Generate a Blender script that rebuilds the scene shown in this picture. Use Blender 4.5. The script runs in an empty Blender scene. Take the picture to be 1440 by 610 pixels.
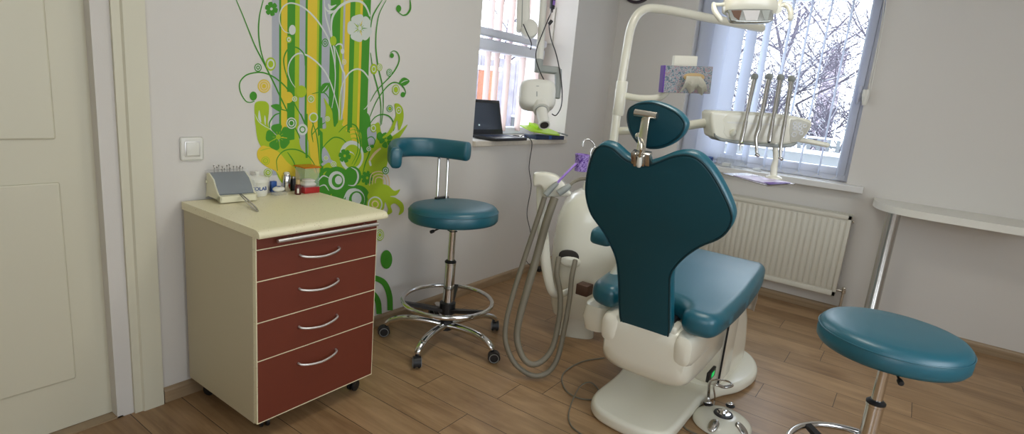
import bpy, bmesh, math, random
from mathutils import Vector as V, Matrix
from mathutils.geometry import tessellate_polygon
random.seed(7)
LAMP = 12.5  # glow strength of the added ceiling panel
S = bpy.context.scene
COL = S.collection
PI = math.pi

# ------------------------------------------------------------------ camera
FPX = 793.48; CX, CY = 720.0, 305.0
YAW, PIT, ROL = map(math.radians, (34.8671, 12.49496, 5.26506))
CAM = V((-4.69792, -2.35092, 1.40))
_f = V((math.cos(YAW)*math.cos(PIT), math.sin(YAW)*math.cos(PIT), -math.sin(PIT)))
_r = V((math.sin(YAW), -math.cos(YAW), 0)); _u = _r.cross(_f)
RT = _r*math.cos(ROL)+_u*math.sin(ROL); UP = -_r*math.sin(ROL)+_u*math.cos(ROL); FW = _f
def ray(x, y): return FW+RT*((x-CX)/FPX)-UP*((y-CY)/FPX)
def at(x, y, D): return CAM+ray(x, y)*D                 # point at a given real distance
def onx(x, y, X): d = ray(x, y); return CAM+d*((X-CAM.x)/d.x)
def ony(x, y, Y): d = ray(x, y); return CAM+d*((Y-CAM.y)/d.y)
def onz(x, y, Z): d = ray(x, y); return CAM+d*((Z-CAM.z)/d.z)
def onplane(x, y, p, n): d = ray(x, y); return CAM+d*((p-CAM).dot(n)/d.dot(n))
cd = bpy.data.cameras.new('camera'); co = bpy.data.objects.new('camera', cd); COL.objects.link(co)
m3 = Matrix((RT, UP, -FW)).transposed()
co.matrix_world = Matrix.Translation(CAM) @ m3.to_4x4()
cd.sensor_width = 36; cd.lens = FPX/1440*36; cd.clip_start = .02; cd.clip_end = 200
S.camera = co

# ------------------------------------------------------------------ materials
def mat(name, col, rough=.5, metal=0, bump=0, bscale=300, var=0, vscale=40, coat=0, spec=.5, alpha=1, trans=0, emit=None, es=1, c2=None):
    m = bpy.data.materials.new(name); m.use_nodes = True
    nt = m.node_tree; N = nt.nodes; L = nt.links; b = N['Principled BSDF']
    b.inputs['Base Color'].default_value = (*col, 1); b.inputs['Roughness'].default_value = rough
    b.inputs['Metallic'].default_value = metal; b.inputs['Coat Weight'].default_value = coat
    b.inputs['Coat Roughness'].default_value = .08
    b.inputs['Specular IOR Level'].default_value = spec; b.inputs['Alpha'].default_value = alpha
    b.inputs['Transmission Weight'].default_value = trans
    if emit: b.inputs['Emission Color'].default_value = (*emit, 1); b.inputs['Emission Strength'].default_value = es
    tc = N.new('ShaderNodeTexCoord')
    if var or c2:
        n = N.new('ShaderNodeTexNoise'); n.inputs['Scale'].default_value = vscale; n.inputs['Detail'].default_value = 4
        L.new(tc.outputs['Object'], n.inputs['Vector'])
        r = N.new('ShaderNodeValToRGB'); v = var
        c2_ = c2 if c2 else tuple(min(1, c*(1+v)) for c in col)
        r.color_ramp.elements[0].position = .35; r.color_ramp.elements[1].position = .65
        r.color_ramp.elements[0].color = (*[c*(1-v) for c in col], 1); r.color_ramp.elements[1].color = (*c2_, 1)
        L.new(n.outputs['Fac'], r.inputs['Fac']); L.new(r.outputs['Color'], b.inputs['Base Color'])
    if bump:
        n = N.new('ShaderNodeTexNoise'); n.inputs['Scale'].default_value = bscale; n.inputs['Detail'].default_value = 3
        L.new(tc.outputs['Object'], n.inputs['Vector'])
        q = N.new('ShaderNodeBump'); q.inputs['Strength'].default_value = bump; q.inputs['Distance'].default_value = .001
        L.new(n.outputs['Fac'], q.inputs['Height']); L.new(q.outputs['Normal'], b.inputs['Normal'])
    return m
M = {}
M['wall'] = mat('wall_paint', (.68, .65, .60), .85, bump=.35, bscale=260)
M['ceil'] = mat('ceiling_paint', (.75, .75, .74), .9, bump=.1)
M['trimw'] = mat('door_white_paint', (.66, .63, .49), .45, bump=.05, bscale=60)
M['teal'] = mat('teal_vinyl', (.003, .105, .150), .37, bump=.25, bscale=420, spec=.85)
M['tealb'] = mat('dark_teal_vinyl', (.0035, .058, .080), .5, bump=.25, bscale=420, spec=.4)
M['tealp'] = mat('piping_vinyl', (.002, .035, .048), .5, bump=.1)
M['chrome'] = mat('chrome', (.72, .71, .70), .1, 1, var=.03, vscale=8)
M['steel'] = mat('brushed_steel', (.55, .53, .50), .22, 1, bump=.1, bscale=150)
M['brass'] = mat('nickel', (.74, .71, .64), .25, 1, bump=.05)
M['alu'] = mat('aluminium', (.72, .7, .68), .45, 1, bump=.08, bscale=200)
M['black'] = mat('black_plastic', (.012, .012, .013), .4, bump=.05)
M['rubber'] = mat('grey_rubber', (.26, .26, .25), .6, bump=.1)
M['whitep'] = mat('white_plastic', (.74, .73, .66), .35, bump=.03, bscale=60)
M['unit'] = mat('cream_white_enamel', (.80, .78, .66), .22, coat=.3, bump=.02, bscale=30)
M['chairw'] = mat('cream_white_shell', (.82, .79, .66), .25, coat=.3, bump=.02, bscale=30)
M['cream'] = mat('cream_laminate', (.52, .46, .31), .5, var=.05, vscale=600)
M['red'] = mat('brick_red_laminate', (.155, .030, .014), .5, var=.12, vscale=500)
M['pvc'] = mat('white_window_frame', (.76, .78, .86), .35, bump=.03)
M['sill'] = mat('white_sill', (.74, .73, .70), .3, bump=.04)
M['sillA'] = mat('cream_sill', (.66, .60, .50), .4, var=.04)
M['rad'] = mat('radiator_enamel', (.66, .63, .53), .4, bump=.02)
M['hose'] = mat('beige_grey_hose', (.19, .168, .120), .5, bump=.1)
M['greyp'] = mat('grey_plastic', (.30, .32, .30), .45, bump=.05)
M['snow'] = mat('snow', (.85, .87, .92), .9, bump=.3, bscale=20)
M['bark'] = mat('dark_bark', (.070, .058, .08), .9, bump=.5, bscale=40, var=.3)
M['fence'] = mat('weathered_fence', (.28, .26, .31), .9, var=.2, vscale=6)
M['brick'] = mat('orange_render', (.40, .16, .09), .9, var=.15)
M['lgrey'] = mat('light_grey_render', (.18, .195, .205), .8, bump=.2)
M['blind'] = mat('blind_fabric', (.50, .50, .60), .8, bump=.4, bscale=500)
M['blindp'] = mat('blind_fabric_pink', (.68, .54, .50), .8, bump=.4, bscale=500)
def translucent(name, col):
    m = mat(name, col, .8, bump=.4, bscale=500); nt = m.node_tree; N = nt.nodes; L = nt.links
    t = N.new('ShaderNodeBsdfTranslucent'); t.inputs['Color'].default_value = (*col, 1); x = N.new('ShaderNodeMixShader'); x.inputs['Fac'].default_value = .5
    L.new(N['Principled BSDF'].outputs[0], x.inputs[1]); L.new(t.outputs[0], x.inputs[2]); L.new(x.outputs[0], N['Material Output'].inputs['Surface']); return m
M['blind'] = translucent('lilac_blind_fabric', (.74, .77, .84)); M['blindp'] = translucent('pink_blind_fabric', (.78, .66, .62))
M['purple'] = mat('purple_plastic', (.34, .19, .62), .35, bump=.02)
M['dpurple'] = mat('violet_print', (.10, .02, .30), .5, bump=.02)
M['lime'] = mat('lime_plastic', (.36, .60, .01), .35, bump=.03)
M['navy'] = mat('navy_card', (.015, .03, .08), .5, bump=.05)
M['blue'] = mat('blue_plastic', (.02, .08, .30), .4, bump=.03)
M['bluetxt'] = mat('blue_print', (.01, .06, .25), .5, bump=.02)
M['orange'] = mat('orange_clear_lid', (.55, .13, .01), .25, bump=.02)
M['redp'] = mat('red_plastic', (.40, .02, .02), .3, bump=.03)
M['brownb'] = mat('brown_bottle', (.10, .02, .015), .25, bump=.03)
M['tan'] = mat('tan_cap', (.50, .35, .16), .4, bump=.03)
M['paper'] = mat('tissue_paper', (.80, .78, .68), .9, bump=.4, bscale=80)
M['greypad'] = mat('grey_foam', (.13, .15, .16), .8, bump=.6, bscale=400)
M['ivory'] = mat('ivory_plastic', (.75, .72, .52), .35, bump=.03)
M['led'] = mat('green_switch_light', (.0, .25, .04), .4, bump=.02, emit=(0, .7, .15), es=.6)
M['dark'] = mat('recess_shade', (.03, .025, .02), .8, bump=.1)  # near-black that stands in for the shade inside openings
M['brownbox'] = mat('brown_cover', (.10, .05, .03), .6, bump=.1)
M['screen'] = mat('laptop_screen', (.015, .02, .025), .12, bump=.01)
M['iconm'] = mat('screen_icon', (.6, .7, .7), .5, bump=.01, emit=(.5, .6, .6), es=.5)
M['deskw'] = mat('white_table_top', (.76, .74, .66), .4, bump=.03)
M['reflector'] = mat('lamp_reflector', (.45, .46, .43), .12, .8, bump=.3, bscale=30)
M['wood'] = None
def clear(name, col, a=.85, rough=.05):
    m = bpy.data.materials.new(name); m.use_nodes = True; nt = m.node_tree; N = nt.nodes; L = nt.links
    N.remove(N['Principled BSDF']); o = N['Material Output']
    t = N.new('ShaderNodeBsdfTransparent'); g = N.new('ShaderNodeBsdfPrincipled'); x = N.new('ShaderNodeMixShader')
    t.inputs['Color'].default_value = (1, 1, 1, 1); g.inputs['Base Color'].default_value = (*col, 1); g.inputs['Roughness'].default_value = rough
    n = N.new('ShaderNodeTexNoise'); n.inputs['Scale'].default_value = 20
    mr = N.new('ShaderNodeMapRange'); mr.inputs['To Min'].default_value = rough; mr.inputs['To Max'].default_value = rough+.04
    L.new(n.outputs['Fac'], mr.inputs['Value']); L.new(mr.outputs['Result'], g.inputs['Roughness'])
    x.inputs['Fac'].default_value = 1-a
    L.new(t.outputs[0], x.inputs[1]); L.new(g.outputs[0], x.inputs[2]); L.new(x.outputs[0], o.inputs['Surface'])
    return m
M['glass'] = clear('window_glass', (.8, .85, .9), .95, .02)
M['clear'] = clear('clear_plastic', (.7, .74, .76), .88, .12)
M['clearw'] = clear('frosted_plastic', (.8, .8, .78), .5, .3)
M['tint'] = clear('tinted_clear_box', (.75, .70, .62), .62, .15)

# wall mural inks
MUR = {'G': (.05, .27, .012), 'L': (.36, .50, .012), 'Y': (.70, .52, .03), 'W': (.60, .64, .58), 'S': (.40, .42, .46), 'O': (.72, .56, .30)}
MK = list(MUR); 
for k in MK: M['mur'+k] = mat('mural_ink_'+{'G': 'green', 'L': 'lime', 'Y': 'yellow', 'W': 'white', 'S': 'silver', 'O': 'ochre'}[k], MUR[k], .7, bump=.35, bscale=260)

def speckled(name):
    m = mat(name, (.60, .55, .40), .35, bump=.02); nt = m.node_tree; N = nt.nodes; L = nt.links; b = N['Principled BSDF']
    tc = N.new('ShaderNodeTexCoord'); v = N.new('ShaderNodeTexVoronoi'); v.inputs['Scale'].default_value = 95
    L.new(tc.outputs['Object'], v.inputs['Vector'])
    r = N.new('ShaderNodeValToRGB'); r.color_ramp.elements[0].position = .09; r.color_ramp.elements[1].position = .13
    r.color_ramp.elements[0].color = (.34, .17, .07, 1); r.color_ramp.elements[1].color = (.80, .74, .50, 1)
    L.new(v.outputs['Distance'], r.inputs['Fac']); L.new(r.outputs['Color'], b.inputs['Base Color']); return m
M['top'] = speckled('speckled_worktop')

def woodmat(name, planks=True, base=((.20, .108, .045), (.45, .285, .145))):
    m = bpy.data.materials.new(name); m.use_nodes = True; nt = m.node_tree; N = nt.nodes; L = nt.links; b = N['Principled BSDF']
    tc = N.new('ShaderNodeTexCoord'); sep = N.new('ShaderNodeSeparateXYZ'); L.new(tc.outputs['Object'], sep.inputs[0])
    def math_(op, a, bb=None):
        n = N.new('ShaderNodeMath'); n.operation = op
        for i, q in enumerate((a, bb)):
            if q is None: continue
            if isinstance(q, (int, float)): n.inputs[i].default_value = q
            else: L.new(q, n.inputs[i])
        return n.outputs[0]
    w = .19
    if planks: a_, l_ = sep.outputs['X'], sep.outputs['Y']
    else: a_, l_ = sep.outputs['Z'], sep.outputs['X']
    row = math_('FLOOR', math_('DIVIDE', math_('ADD', a_, .078), w)) 
    fx = math_('FRACT', math_('DIVIDE', math_('ADD', a_, .078), w))
    off = math_('MULTIPLY', math_('FRACT', math_('MULTIPLY', math_('SINE', math_('MULTIPLY', row, 12.9898)), 43758.5)), 1.2)
    ly = math_('DIVIDE', math_('ADD', l_, off), 1.28)
    seg = math_('FLOOR', ly); fy = math_('FRACT', ly)
    rnd = math_('FRACT', math_('MULTIPLY', math_('SINE', math_('ADD', math_('MULTIPLY', row, 78.2), math_('MULTIPLY', seg, 37.7))), 4375.5))
    cmb = N.new('ShaderNodeCombineXYZ')
    L.new(math_('ADD', math_('MULTIPLY', a_, 26 if planks else 26), math_('MULTIPLY', rnd, 50)), cmb.inputs[0]); L.new(math_('MULTIPLY', l_, 1.6), cmb.inputs[1]); L.new(math_('MULTIPLY', rnd, 9), cmb.inputs[2])
    n1 = N.new('ShaderNodeTexNoise'); n1.inputs['Scale'].default_value = 1.0; n1.inputs['Detail'].default_value = 8; n1.inputs['Roughness'].default_value = .65; n1.inputs['Distortion'].default_value = .8
    L.new(cmb.outputs[0], n1.inputs['Vector'])
    cmb2 = N.new('ShaderNodeCombineXYZ')
    L.new(math_('ADD', math_('MULTIPLY', a_, 7), math_('MULTIPLY', rnd, 20)), cmb2.inputs[0]); L.new(math_('MULTIPLY', l_, 2.2), cmb2.inputs[1]); L.new(rnd, cmb2.inputs[2])
    n2 = N.new('ShaderNodeTexNoise'); n2.inputs['Scale'].default_value = 1.0; n2.inputs['Detail'].default_value = 3; n2.inputs['Distortion'].default_value = 1.2
    L.new(cmb2.outputs[0], n2.inputs['Vector'])
    mixv = math_('ADD', math_('MULTIPLY', n1.outputs['Fac'], .55), math_('MULTIPLY', n2.outputs['Fac'], .45))
    r = N.new('ShaderNodeValToRGB'); r.color_ramp.elements[0].position = .30; r.color_ramp.elements[1].position = .68
    r.color_ramp.elements[0].color = (*base[0], 1); r.color_ramp.elements[1].color = (*base[1], 1)
    L.new(math_('ADD', mixv, math_('MULTIPLY', math_('SUBTRACT', rnd, .5), .10)), r.inputs['Fac'])
    # joints between planks
    e1 = math_('LESS_THAN', fx, .014); e2 = math_('LESS_THAN', fy, .0022)
    e = math_('MAXIMUM', e1, e2) if planks else math_('MULTIPLY', e1, 0)
    mx = N.new('ShaderNodeMix'); mx.data_type = 'RGBA'; L.new(e, mx.inputs[0]); L.new(r.outputs['Color'], mx.inputs[6]); mx.inputs[7].default_value = (.022, .013, .008, 1)
    L.new(mx.outputs[2], b.inputs['Base Color'])
    mr = N.new('ShaderNodeMapRange'); mr.inputs['To Min'].default_value = .30; mr.inputs['To Max'].default_value = .46; L.new(n1.outputs['Fac'], mr.inputs['Value'])
    L.new(mr.outputs[0], b.inputs['Roughness'])
    bp = N.new('ShaderNodeBump'); bp.inputs['Strength'].default_value = .25; bp.inputs['Distance'].default_value = .002
    L.new(math_('SUBTRACT', math_('MULTIPLY', n1.outputs['Fac'], .25), e), bp.inputs['Height']); L.new(bp.outputs[0], b.inputs['Normal'])
    return m
M['floor'] = woodmat('laminate_floor')
M['base'] = woodmat('wooden_baseboard', False, ((.24, .165, .09), (.44, .32, .20)))

def tissuebox():
    m = mat('printed_tissue_carton', (.3, .3, .4), .5, bump=.02); nt = m.node_tree; N = nt.nodes; L = nt.links; b = N['Principled BSDF']
    tc = N.new('ShaderNodeTexCoord'); n = N.new('ShaderNodeTexNoise'); n.inputs['Scale'].default_value = 60; n.inputs['Detail'].default_value = 6; n.inputs['Distortion'].default_value = 1.5
    L.new(tc.outputs['Object'], n.inputs['Vector']); r = N.new('ShaderNodeValToRGB'); e = r.color_ramp.elements
    e[0].position = .3; e[0].color = (.06, .11, .13, 1); e[1].position = .72; e[1].color = (.45, .5, .5, 1)
    for p, c in ((.42, (.10, .15, .20)), (.5, (.36, .42, .42)), (.57, (.34, .12, .16)), (.62, (.20, .28, .30))):
        q = e.new(p); q.color = (*c, 1)
    L.new(n.outputs['Fac'], r.inputs['Fac']); L.new(r.outputs['Color'], b.inputs['Base Color']); return m
M['tissue'] = tissuebox()
def cupmat():
    m = mat('purple_patterned_cup', (.45, .30, .70), .35, bump=.02); nt = m.node_tree; N = nt.nodes; L = nt.links; b = N['Principled BSDF']
    tc = N.new('ShaderNodeTexCoord'); v = N.new('ShaderNodeTexNoise'); v.inputs['Scale'].default_value = 75; v.inputs['Distortion'].default_value = 2
    L.new(tc.outputs['Object'], v.inputs['Vector']); r = N.new('ShaderNodeValToRGB'); r.color_ramp.elements[0].position = .46; r.color_ramp.elements[1].position = .49
    r.color_ramp.elements[0].color = (.10, .03, .28, 1); r.color_ramp.elements[1].color = (.42, .30, .68, 1)
    L.new(v.outputs['Fac'], r.inputs['Fac']); L.new(r.outputs['Color'], b.inputs['Base Color']); return m
M['cup'] = cupmat()

# ------------------------------------------------------------------ object helpers
def thing(name, label, cat, loc=(0, 0, 0), group=None, rz=0):
    o = bpy.data.objects.new(name, None); COL.objects.link(o); o.empty_display_size = .05
    o.location = loc; o.rotation_euler = (0, 0, rz); o['label'] = label; o['category'] = cat
    if group: o['group'] = group
    return o
def rootmat(p):
    while p.parent: p = p.parent
    return Matrix.Translation(p.location) @ p.rotation_euler.to_matrix().to_4x4()
def build(name, bm, m, parent=None, label=None, smooth=True, world=True, angle=40, kind=None):
    """links the bmesh as ONE mesh object; shapes are given in world metres unless world=False"""
    me = bpy.data.meshes.new(name)
    bmesh.ops.recalc_face_normals(bm, faces=bm.faces)
    if smooth:
        for f in bm.faces: f.smooth = True
        for e in bm.edges:
            if len(e.link_faces) == 2 and e.calc_face_angle(0) > math.radians(angle): e.smooth = False
    if parent is not None and world: bm.transform(rootmat(parent).inverted())
    bm.to_mesh(me); bm.free()
    for q in (m if isinstance(m, (list, tuple)) else [m]): me.materials.append(q)
    o = bpy.data.objects.new(name, me); COL.objects.link(o)
    if parent is not None: o.parent = parent
    if label: o['label'] = label
    if kind: o['kind'] = kind
    return o
def single(name, bm, m, label, cat, group=None, origin=None, **k):
    """a thing that is one mesh, origin at its base"""
    if origin is None:
        xs = [v.co for v in bm.verts]; origin = V((sum(v.x for v in xs)/len(xs), sum(v.y for v in xs)/len(xs), min(v.z for v in xs)))
    bm.transform(Matrix.Translation(-V(origin)))
    o = build(name, bm, m, None, **k); o.location = origin
    o['label'] = label; o['category'] = cat
    if group: o['group'] = group
    return o
def struct(name, bm, m, parent=None, **k):
    o = build(name, bm, m, parent, **k)
    o['kind'] = 'structure'
    return o
def dup(root, loc, rz, label, group=None):
    r = root.copy(); COL.objects.link(r); r.location = loc; r.rotation_euler = (0, 0, rz); r['label'] = label
    if group: r['group'] = group
    for ch in list(root.children):
        c = ch.copy(); COL.objects.link(c); c.parent = r
        for g in ch.children:
            d = g.copy(); COL.objects.link(d); d.parent = c
    return r
def B(): return bmesh.new()
def add(bm, verts, faces):
    vs = [bm.verts.new(v) for v in verts]
    for f in faces:
        try: bm.faces.new([vs[i] for i in f])
        except ValueError: pass
    return vs
def frame(z, up=V((0, 0, 1))):
    z = V(z).normalized()
    if abs(z.dot(up)) > .98: up = V((1, 0, 0))
    x = up.cross(z).normalized(); return x, z.cross(x), z
def box(bm, lo, hi, bev=0, seg=2, mtx=None):
    lo, hi = V(lo), V(hi); t = B(); bmesh.ops.create_cube(t, size=1)
    for v in t.verts: v.co = V(((lo[i]+hi[i])/2+v.co[i]*(hi[i]-lo[i]) for i in range(3)))
    if bev: bmesh.ops.bevel(t, geom=t.edges[:], offset=bev, segments=seg, affect='EDGES', profile=.5)
    if mtx: t.transform(mtx)
    merge(bm, t)
def merge(bm, t):
    t.verts.index_update(); n = len(bm.verts)
    vs = [bm.verts.new(v.co) for v in t.verts]
    for f in t.faces:
        try:
            nf = bm.faces.new([vs[v.index] for v in f.verts]); nf.material_index = f.material_index
        except ValueError: pass
    t.free()
def obox(bm, c, ax, ay, az, sx, sy, sz, bev=0, seg=2):
    m = Matrix((V(ax).normalized(), V(ay).normalized(), V(az).normalized())).transposed().to_4x4(); m.translation = V(c)
    box(bm, (-sx/2, -sy/2, -sz/2), (sx/2, sy/2, sz/2), bev, seg, m)
def rings(bm, rs, cap=True, closed=False):
    R = [[bm.verts.new(p) for p in r] for r in rs]; n = len(R[0])
    pairs = list(zip(R, R[1:])) + ([(R[-1], R[0])] if closed else [])
    for a, b in pairs:
        for i in range(n):
            j = (i+1) % n
            try: bm.faces.new((a[i], a[j], b[j], b[i]))
            except ValueError: pass
    if cap and not closed:
        bm.faces.new(R[0][::-1]); bm.faces.new(R[-1])
def smoothpath(pts, n=8, closed=False):
    P = [V(p) for p in pts]; out = []; N_ = len(P); rng = range(N_ if closed else N_-1)
    for i in rng:
        g = (lambda k: P[k % N_]) if closed else (lambda k: P[max(0, min(N_-1, k))])
        a, b, c, d = g(i-1), g(i), g(i+1), g(i+2)
        for j in range(n):
            t = j/n
            out.append(.5*((2*b)+(c-a)*t+(2*a-5*b+4*c-d)*t*t+(3*b-a-3*c+d)*t**3))
    if not closed: out.append(P[-1])
    return out
def tube(bm, pts, r, seg=12, smooth=0, closed=False, cap=True, flat=1.0, up=V((0, 0, 1)), roundend=False):
    P = smoothpath(pts, smooth, closed) if smooth else [V(p) for p in pts]
    n = len(P)
    if callable(r): rr = [r(i/(n-1)) for i in range(n)]
    elif isinstance(r, (list, tuple)):
        rr = []
        for i in range(n):
            t = i/(n-1)*(len(r)-1); k = min(int(t), len(r)-2); rr.append(r[k]+(r[k+1]-r[k])*(t-k))
    else: rr = [r]*n
    T = []
    for i in range(n):
        a = P[(i-1) % n] if closed else P[max(0, i-1)]; b = P[(i+1) % n] if closed else P[min(n-1, i+1)]
        d = (b-a); T.append(d.normalized() if d.length > 1e-9 else V((0, 0, 1)))
    x, y, _ = frame(T[0], up); rs = []
    for i in range(n):
        x = (x-T[i]*x.dot(T[i])).normalized(); y = T[i].cross(x)
        rs.append([P[i]+x*(rr[i]*math.cos(2*PI*k/seg))+y*(rr[i]*flat*math.sin(2*PI*k/seg)) for k in range(seg)])
    if roundend and not closed:
        def dome(c, t, ring):
            out = []
            for q in (.5, .85): out.append([c+(p-c)*math.cos(q*PI/2)+t*((p-c).length*math.sin(q*PI/2)) for p in ring])
            return out
        s = dome(P[0], -T[0], rs[0]); e = dome(P[-1], T[-1], rs[-1]); rs = s[::-1]+rs+e
    rings(bm, rs, cap, closed)
def cyl(bm, a, b, r, r2=None, seg=24): tube(bm, [a, b], [r, r if r2 is None else r2], seg)
def lathe(bm, prof, c=(0, 0, 0), axis=(0, 0, 1), seg=32, sx=1, sy=1):
    x, y, z = frame(axis); c = V(c); rs = []
    if V(axis).normalized().z > .99: x, y = V((1, 0, 0)), V((0, 1, 0))
    for r, h in prof: rs.append([c+z*h+x*(max(r, 1e-4)*sx*math.cos(2*PI*k/seg))+y*(max(r, 1e-4)*sy*math.sin(2*PI*k/seg)) for k in range(seg)])
    rings(bm, rs, True)
def torus(bm, c, R, r, axis=(0, 0, 1), seg=48, rs=10):
    x, y, z = frame(axis); c = V(c)
    tube(bm, [c+x*(R*math.cos(2*PI*k/seg))+y*(R*math.sin(2*PI*k/seg)) for k in range(seg)], r, rs, closed=True)
def superring(c, ax, ay, a, b, e=3.0, n=36):
    out = []
    for k in range(n):
        t = 2*PI*k/n; ct, st = math.cos(t), math.sin(t)
        out.append(V(c)+V(ax)*(a*math.copysign(abs(ct)**(2/e), ct))+V(ay)*(b*math.copysign(abs(st)**(2/e), st)))
    return out
def loft(bm, secs, ax=(1, 0, 0), ay=(0, 1, 0), n=36):
    rings(bm, [superring(c, ax, ay, a, b, e, n) for c, a, b, e in secs])
def pad(bm, outline, nrm, th, bev=.02, n=6, seg=5, puff=0.0):
    """a cushion: smooth outline in a plane, extruded along nrm by th with rounded rims"""
    P = smoothpath(outline, n, True); nrm = V(nrm).normalized(); m = len(P)
    c = sum(P, V((0, 0, 0)))/m
    area = sum(((P[i]-c).cross(P[(i+1) % m]-c)).dot(nrm) for i in range(m)); sg = 1 if area > 0 else -1
    inn = []
    for i in range(m):
        t = (P[(i+1) % m]-P[i-1]).normalized(); inn.append(nrm.cross(t)*sg)
    prof = []
    for k in range(seg+1):
        a = PI/2*k/seg; prof.append((bev*(1-math.sin(a)), bev*(1-math.cos(a))))      # (inset, height) bottom rim
    prof = [(i_, h) for i_, h in prof] + [(i_, th-h) for i_, h in prof[::-1]]
    rs = [[P[i]+inn[i]*ins+nrm*h for i in range(m)] for ins, h in prof]
    R = [[bm.verts.new(p) for p in r] for r in rs]
    for a, b in zip(R, R[1:]):
        for i in range(m):
            j = (i+1) % m; bm.faces.new((a[i], a[j], b[j], b[i]))
    for ring, hsign in ((R[0], -1), (R[-1], 1)):
        # one inner ring for a soft crown, then triangles
        rr = [v.co.copy() for v in ring]
        tri = tessellate_polygon([rr])
        for t in tri:
            try: bm.faces.new([ring[q] for q in t])
            except ValueError: pass
def prism(bm, pts, d):
    """straight extrusion of a flat outline by vector d"""
    P = [V(p) for p in pts]; a = [bm.verts.new(p) for p in P]; b = [bm.verts.new(p+V(d)) for p in P]; n = len(P)
    for i in range(n): bm.faces.new((a[i], a[(i+1) % n], b[(i+1) % n], b[i]))
    for t in tessellate_polygon([P]):
        bm.faces.new([a[q] for q in t]); bm.faces.new([b[q] for q in t])
def pillow(bm, c, ax, ay, az, a, b, h, e=3, ez=2.5, n=40, k=7):
    """superellipsoid"""
    c = V(c); rs = []
    for i in range(1, k*2):
        t = -PI/2+PI*i/(k*2); s, q = math.sin(t), math.cos(t)
        z = math.copysign(abs(s)**(2/ez), s)*h; w = abs(q)**(2/ez)
        rs.append(superring(c+V(az)*z, ax, ay, a*w, b*w, e, n))
    rings(bm, rs)
X_, Y_, Z_ = V((1, 0, 0)), V((0, 1, 0)), V((0, 0, 1))

# ================================================================== THE ROOM
XW, YB, ZC = -5.6, -4.4, 2.75
T = .45
bm = B(); box(bm, (XW-.3, YB-.3, -.1), (.0, .0, 0)); struct('floor', bm, M['floor'], smooth=False)
bm = B(); box(bm, (XW-.3, YB-.3, ZC), (.5, .5, ZC+.1)); struct('ceiling', bm, M['ceil'], smooth=False)
def wall_holes(u0, u1, z1, holes):
    """rectangles covering [u0,u1]x[0,z1] minus holes"""
    out = []; us = sorted({u0, u1, *[h[0] for h in holes], *[h[1] for h in holes]})
    for a, b in zip(us, us[1:]):
        zs = [(0, z1)]
        for h in holes:
            if h[0] < (a+b)/2 < h[1]:
                nz = []
                for p, q in zs:
                    if h[2] > p: nz.append((p, min(q, h[2])))
                    if h[3] < q: nz.append((max(p, h[3]), q))
                zs = nz
        out += [(a, b, p, q) for p, q in zs if q-p > 1e-6]
    return out
WA = (-1.85, -.69, 1.065, 2.45)          # window opening in the left wall
WB = (-1.975, -.70, .97, 2.40)           # window opening in the back wall
DR = (-4.75, -3.92, 0, 2.1)              # doorway in the left wall
bm = B()
for a, b, p, q in wall_holes(XW, .0, ZC, [WA, DR]): box(bm, (a, 0, p), (b, T, q))
struct('wall_left', bm, M['wall'], smooth=False)
bm = B()
for a, b, p, q in wall_holes(YB, .45, ZC, [WB]): box(bm, (0, a, p), (.35, b, q))
struct('wall_back', bm, M['wall'], smooth=False)
bm = B()
for a, b, p, q in wall_holes(XW, .35, ZC, [(-4.6, -2.4, .9, 2.4)]): box(bm, (a, YB-.2, p), (b, YB, q))  # hole for the added side window
struct('wall_right', bm, M['wall'], smooth=False)
bm = B()
for a, b, p, q in wall_holes(YB, .45, ZC, [(-3.6, -2.3, .9, 2.2)]): box(bm, (XW-.2, a, p), (XW, b, q))  # hole for the added window behind the camera
struct('wall_front', bm, M['wall'], smooth=False)

# baseboards (wooden, with a rounded top)
def baseboard(name, a, b, nrm):
    bm = B(); a, b, nrm = V(a), V(b), V(nrm)
    prof = [(0, 0), (.016, 0), (.016, .05), (.012, .058), (.006, .062), (0, .064)]
    rings(bm, [[p+nrm*x+Z_*(z+.0005) for x, z in prof] for p in (a, b)])
    return struct(name, bm, M['base'], smooth=False)
baseboard('baseboard_left', (-3.752, 0, 0), (0, 0, 0), (0, -1, 0))
baseboard('baseboard_back', (0, 0, 0), (0, YB, 0), (-1, 0, 0))

# door casing and door at the far left
casR = -3.757
def casing(name, parent=None):
    bm = B(); prof = [(0, 0), (0, -.020), (-.072, -.020), (-.078, -.012), (-.105, -.012), (-.105, .02), (-.14, .02), (-.14, .12), (-.02, .12), (-.02, 0)]
    # vertical right side
    rings(bm, [[V((casR+x, y, z)) for x, y in prof] for z in (0, 2.16)])
    box(bm, (-4.92, -.02, 2.10), (casR, .12, 2.19))
    box(bm, (-4.92, -.02, 0), (-4.78, .12, 2.10))
    return struct(name, bm, M['trimw'], parent, smooth=False)
dcase = casing('trim_1')
bm = B(); box(bm, (-4.76, .05, .008), (-3.90, .09, 2.09)); 
for z0, z1 in ((.2, .95), (1.1, 1.9)):
    box(bm, (-4.63, .042, z0), (-4.03, .052, z1), .006)
d1 = struct('door_1', bm, M['trimw'], smooth=False)
bm = B(); cyl(bm, (-4.68, .05, 1.05), (-4.68, .0, 1.05), .010); tube(bm, [(-4.68, .0, 1.05), (-4.62, -.003, 1.05), (-4.56, -.002, 1.045)], .009, 12); build('door_handle', bm, M['steel'], d1)
bm = B(); box(bm, (-4.78, 0, .0), (-3.90, .12, .006)); struct('trim_2', bm, M['base'], smooth=False)

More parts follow.
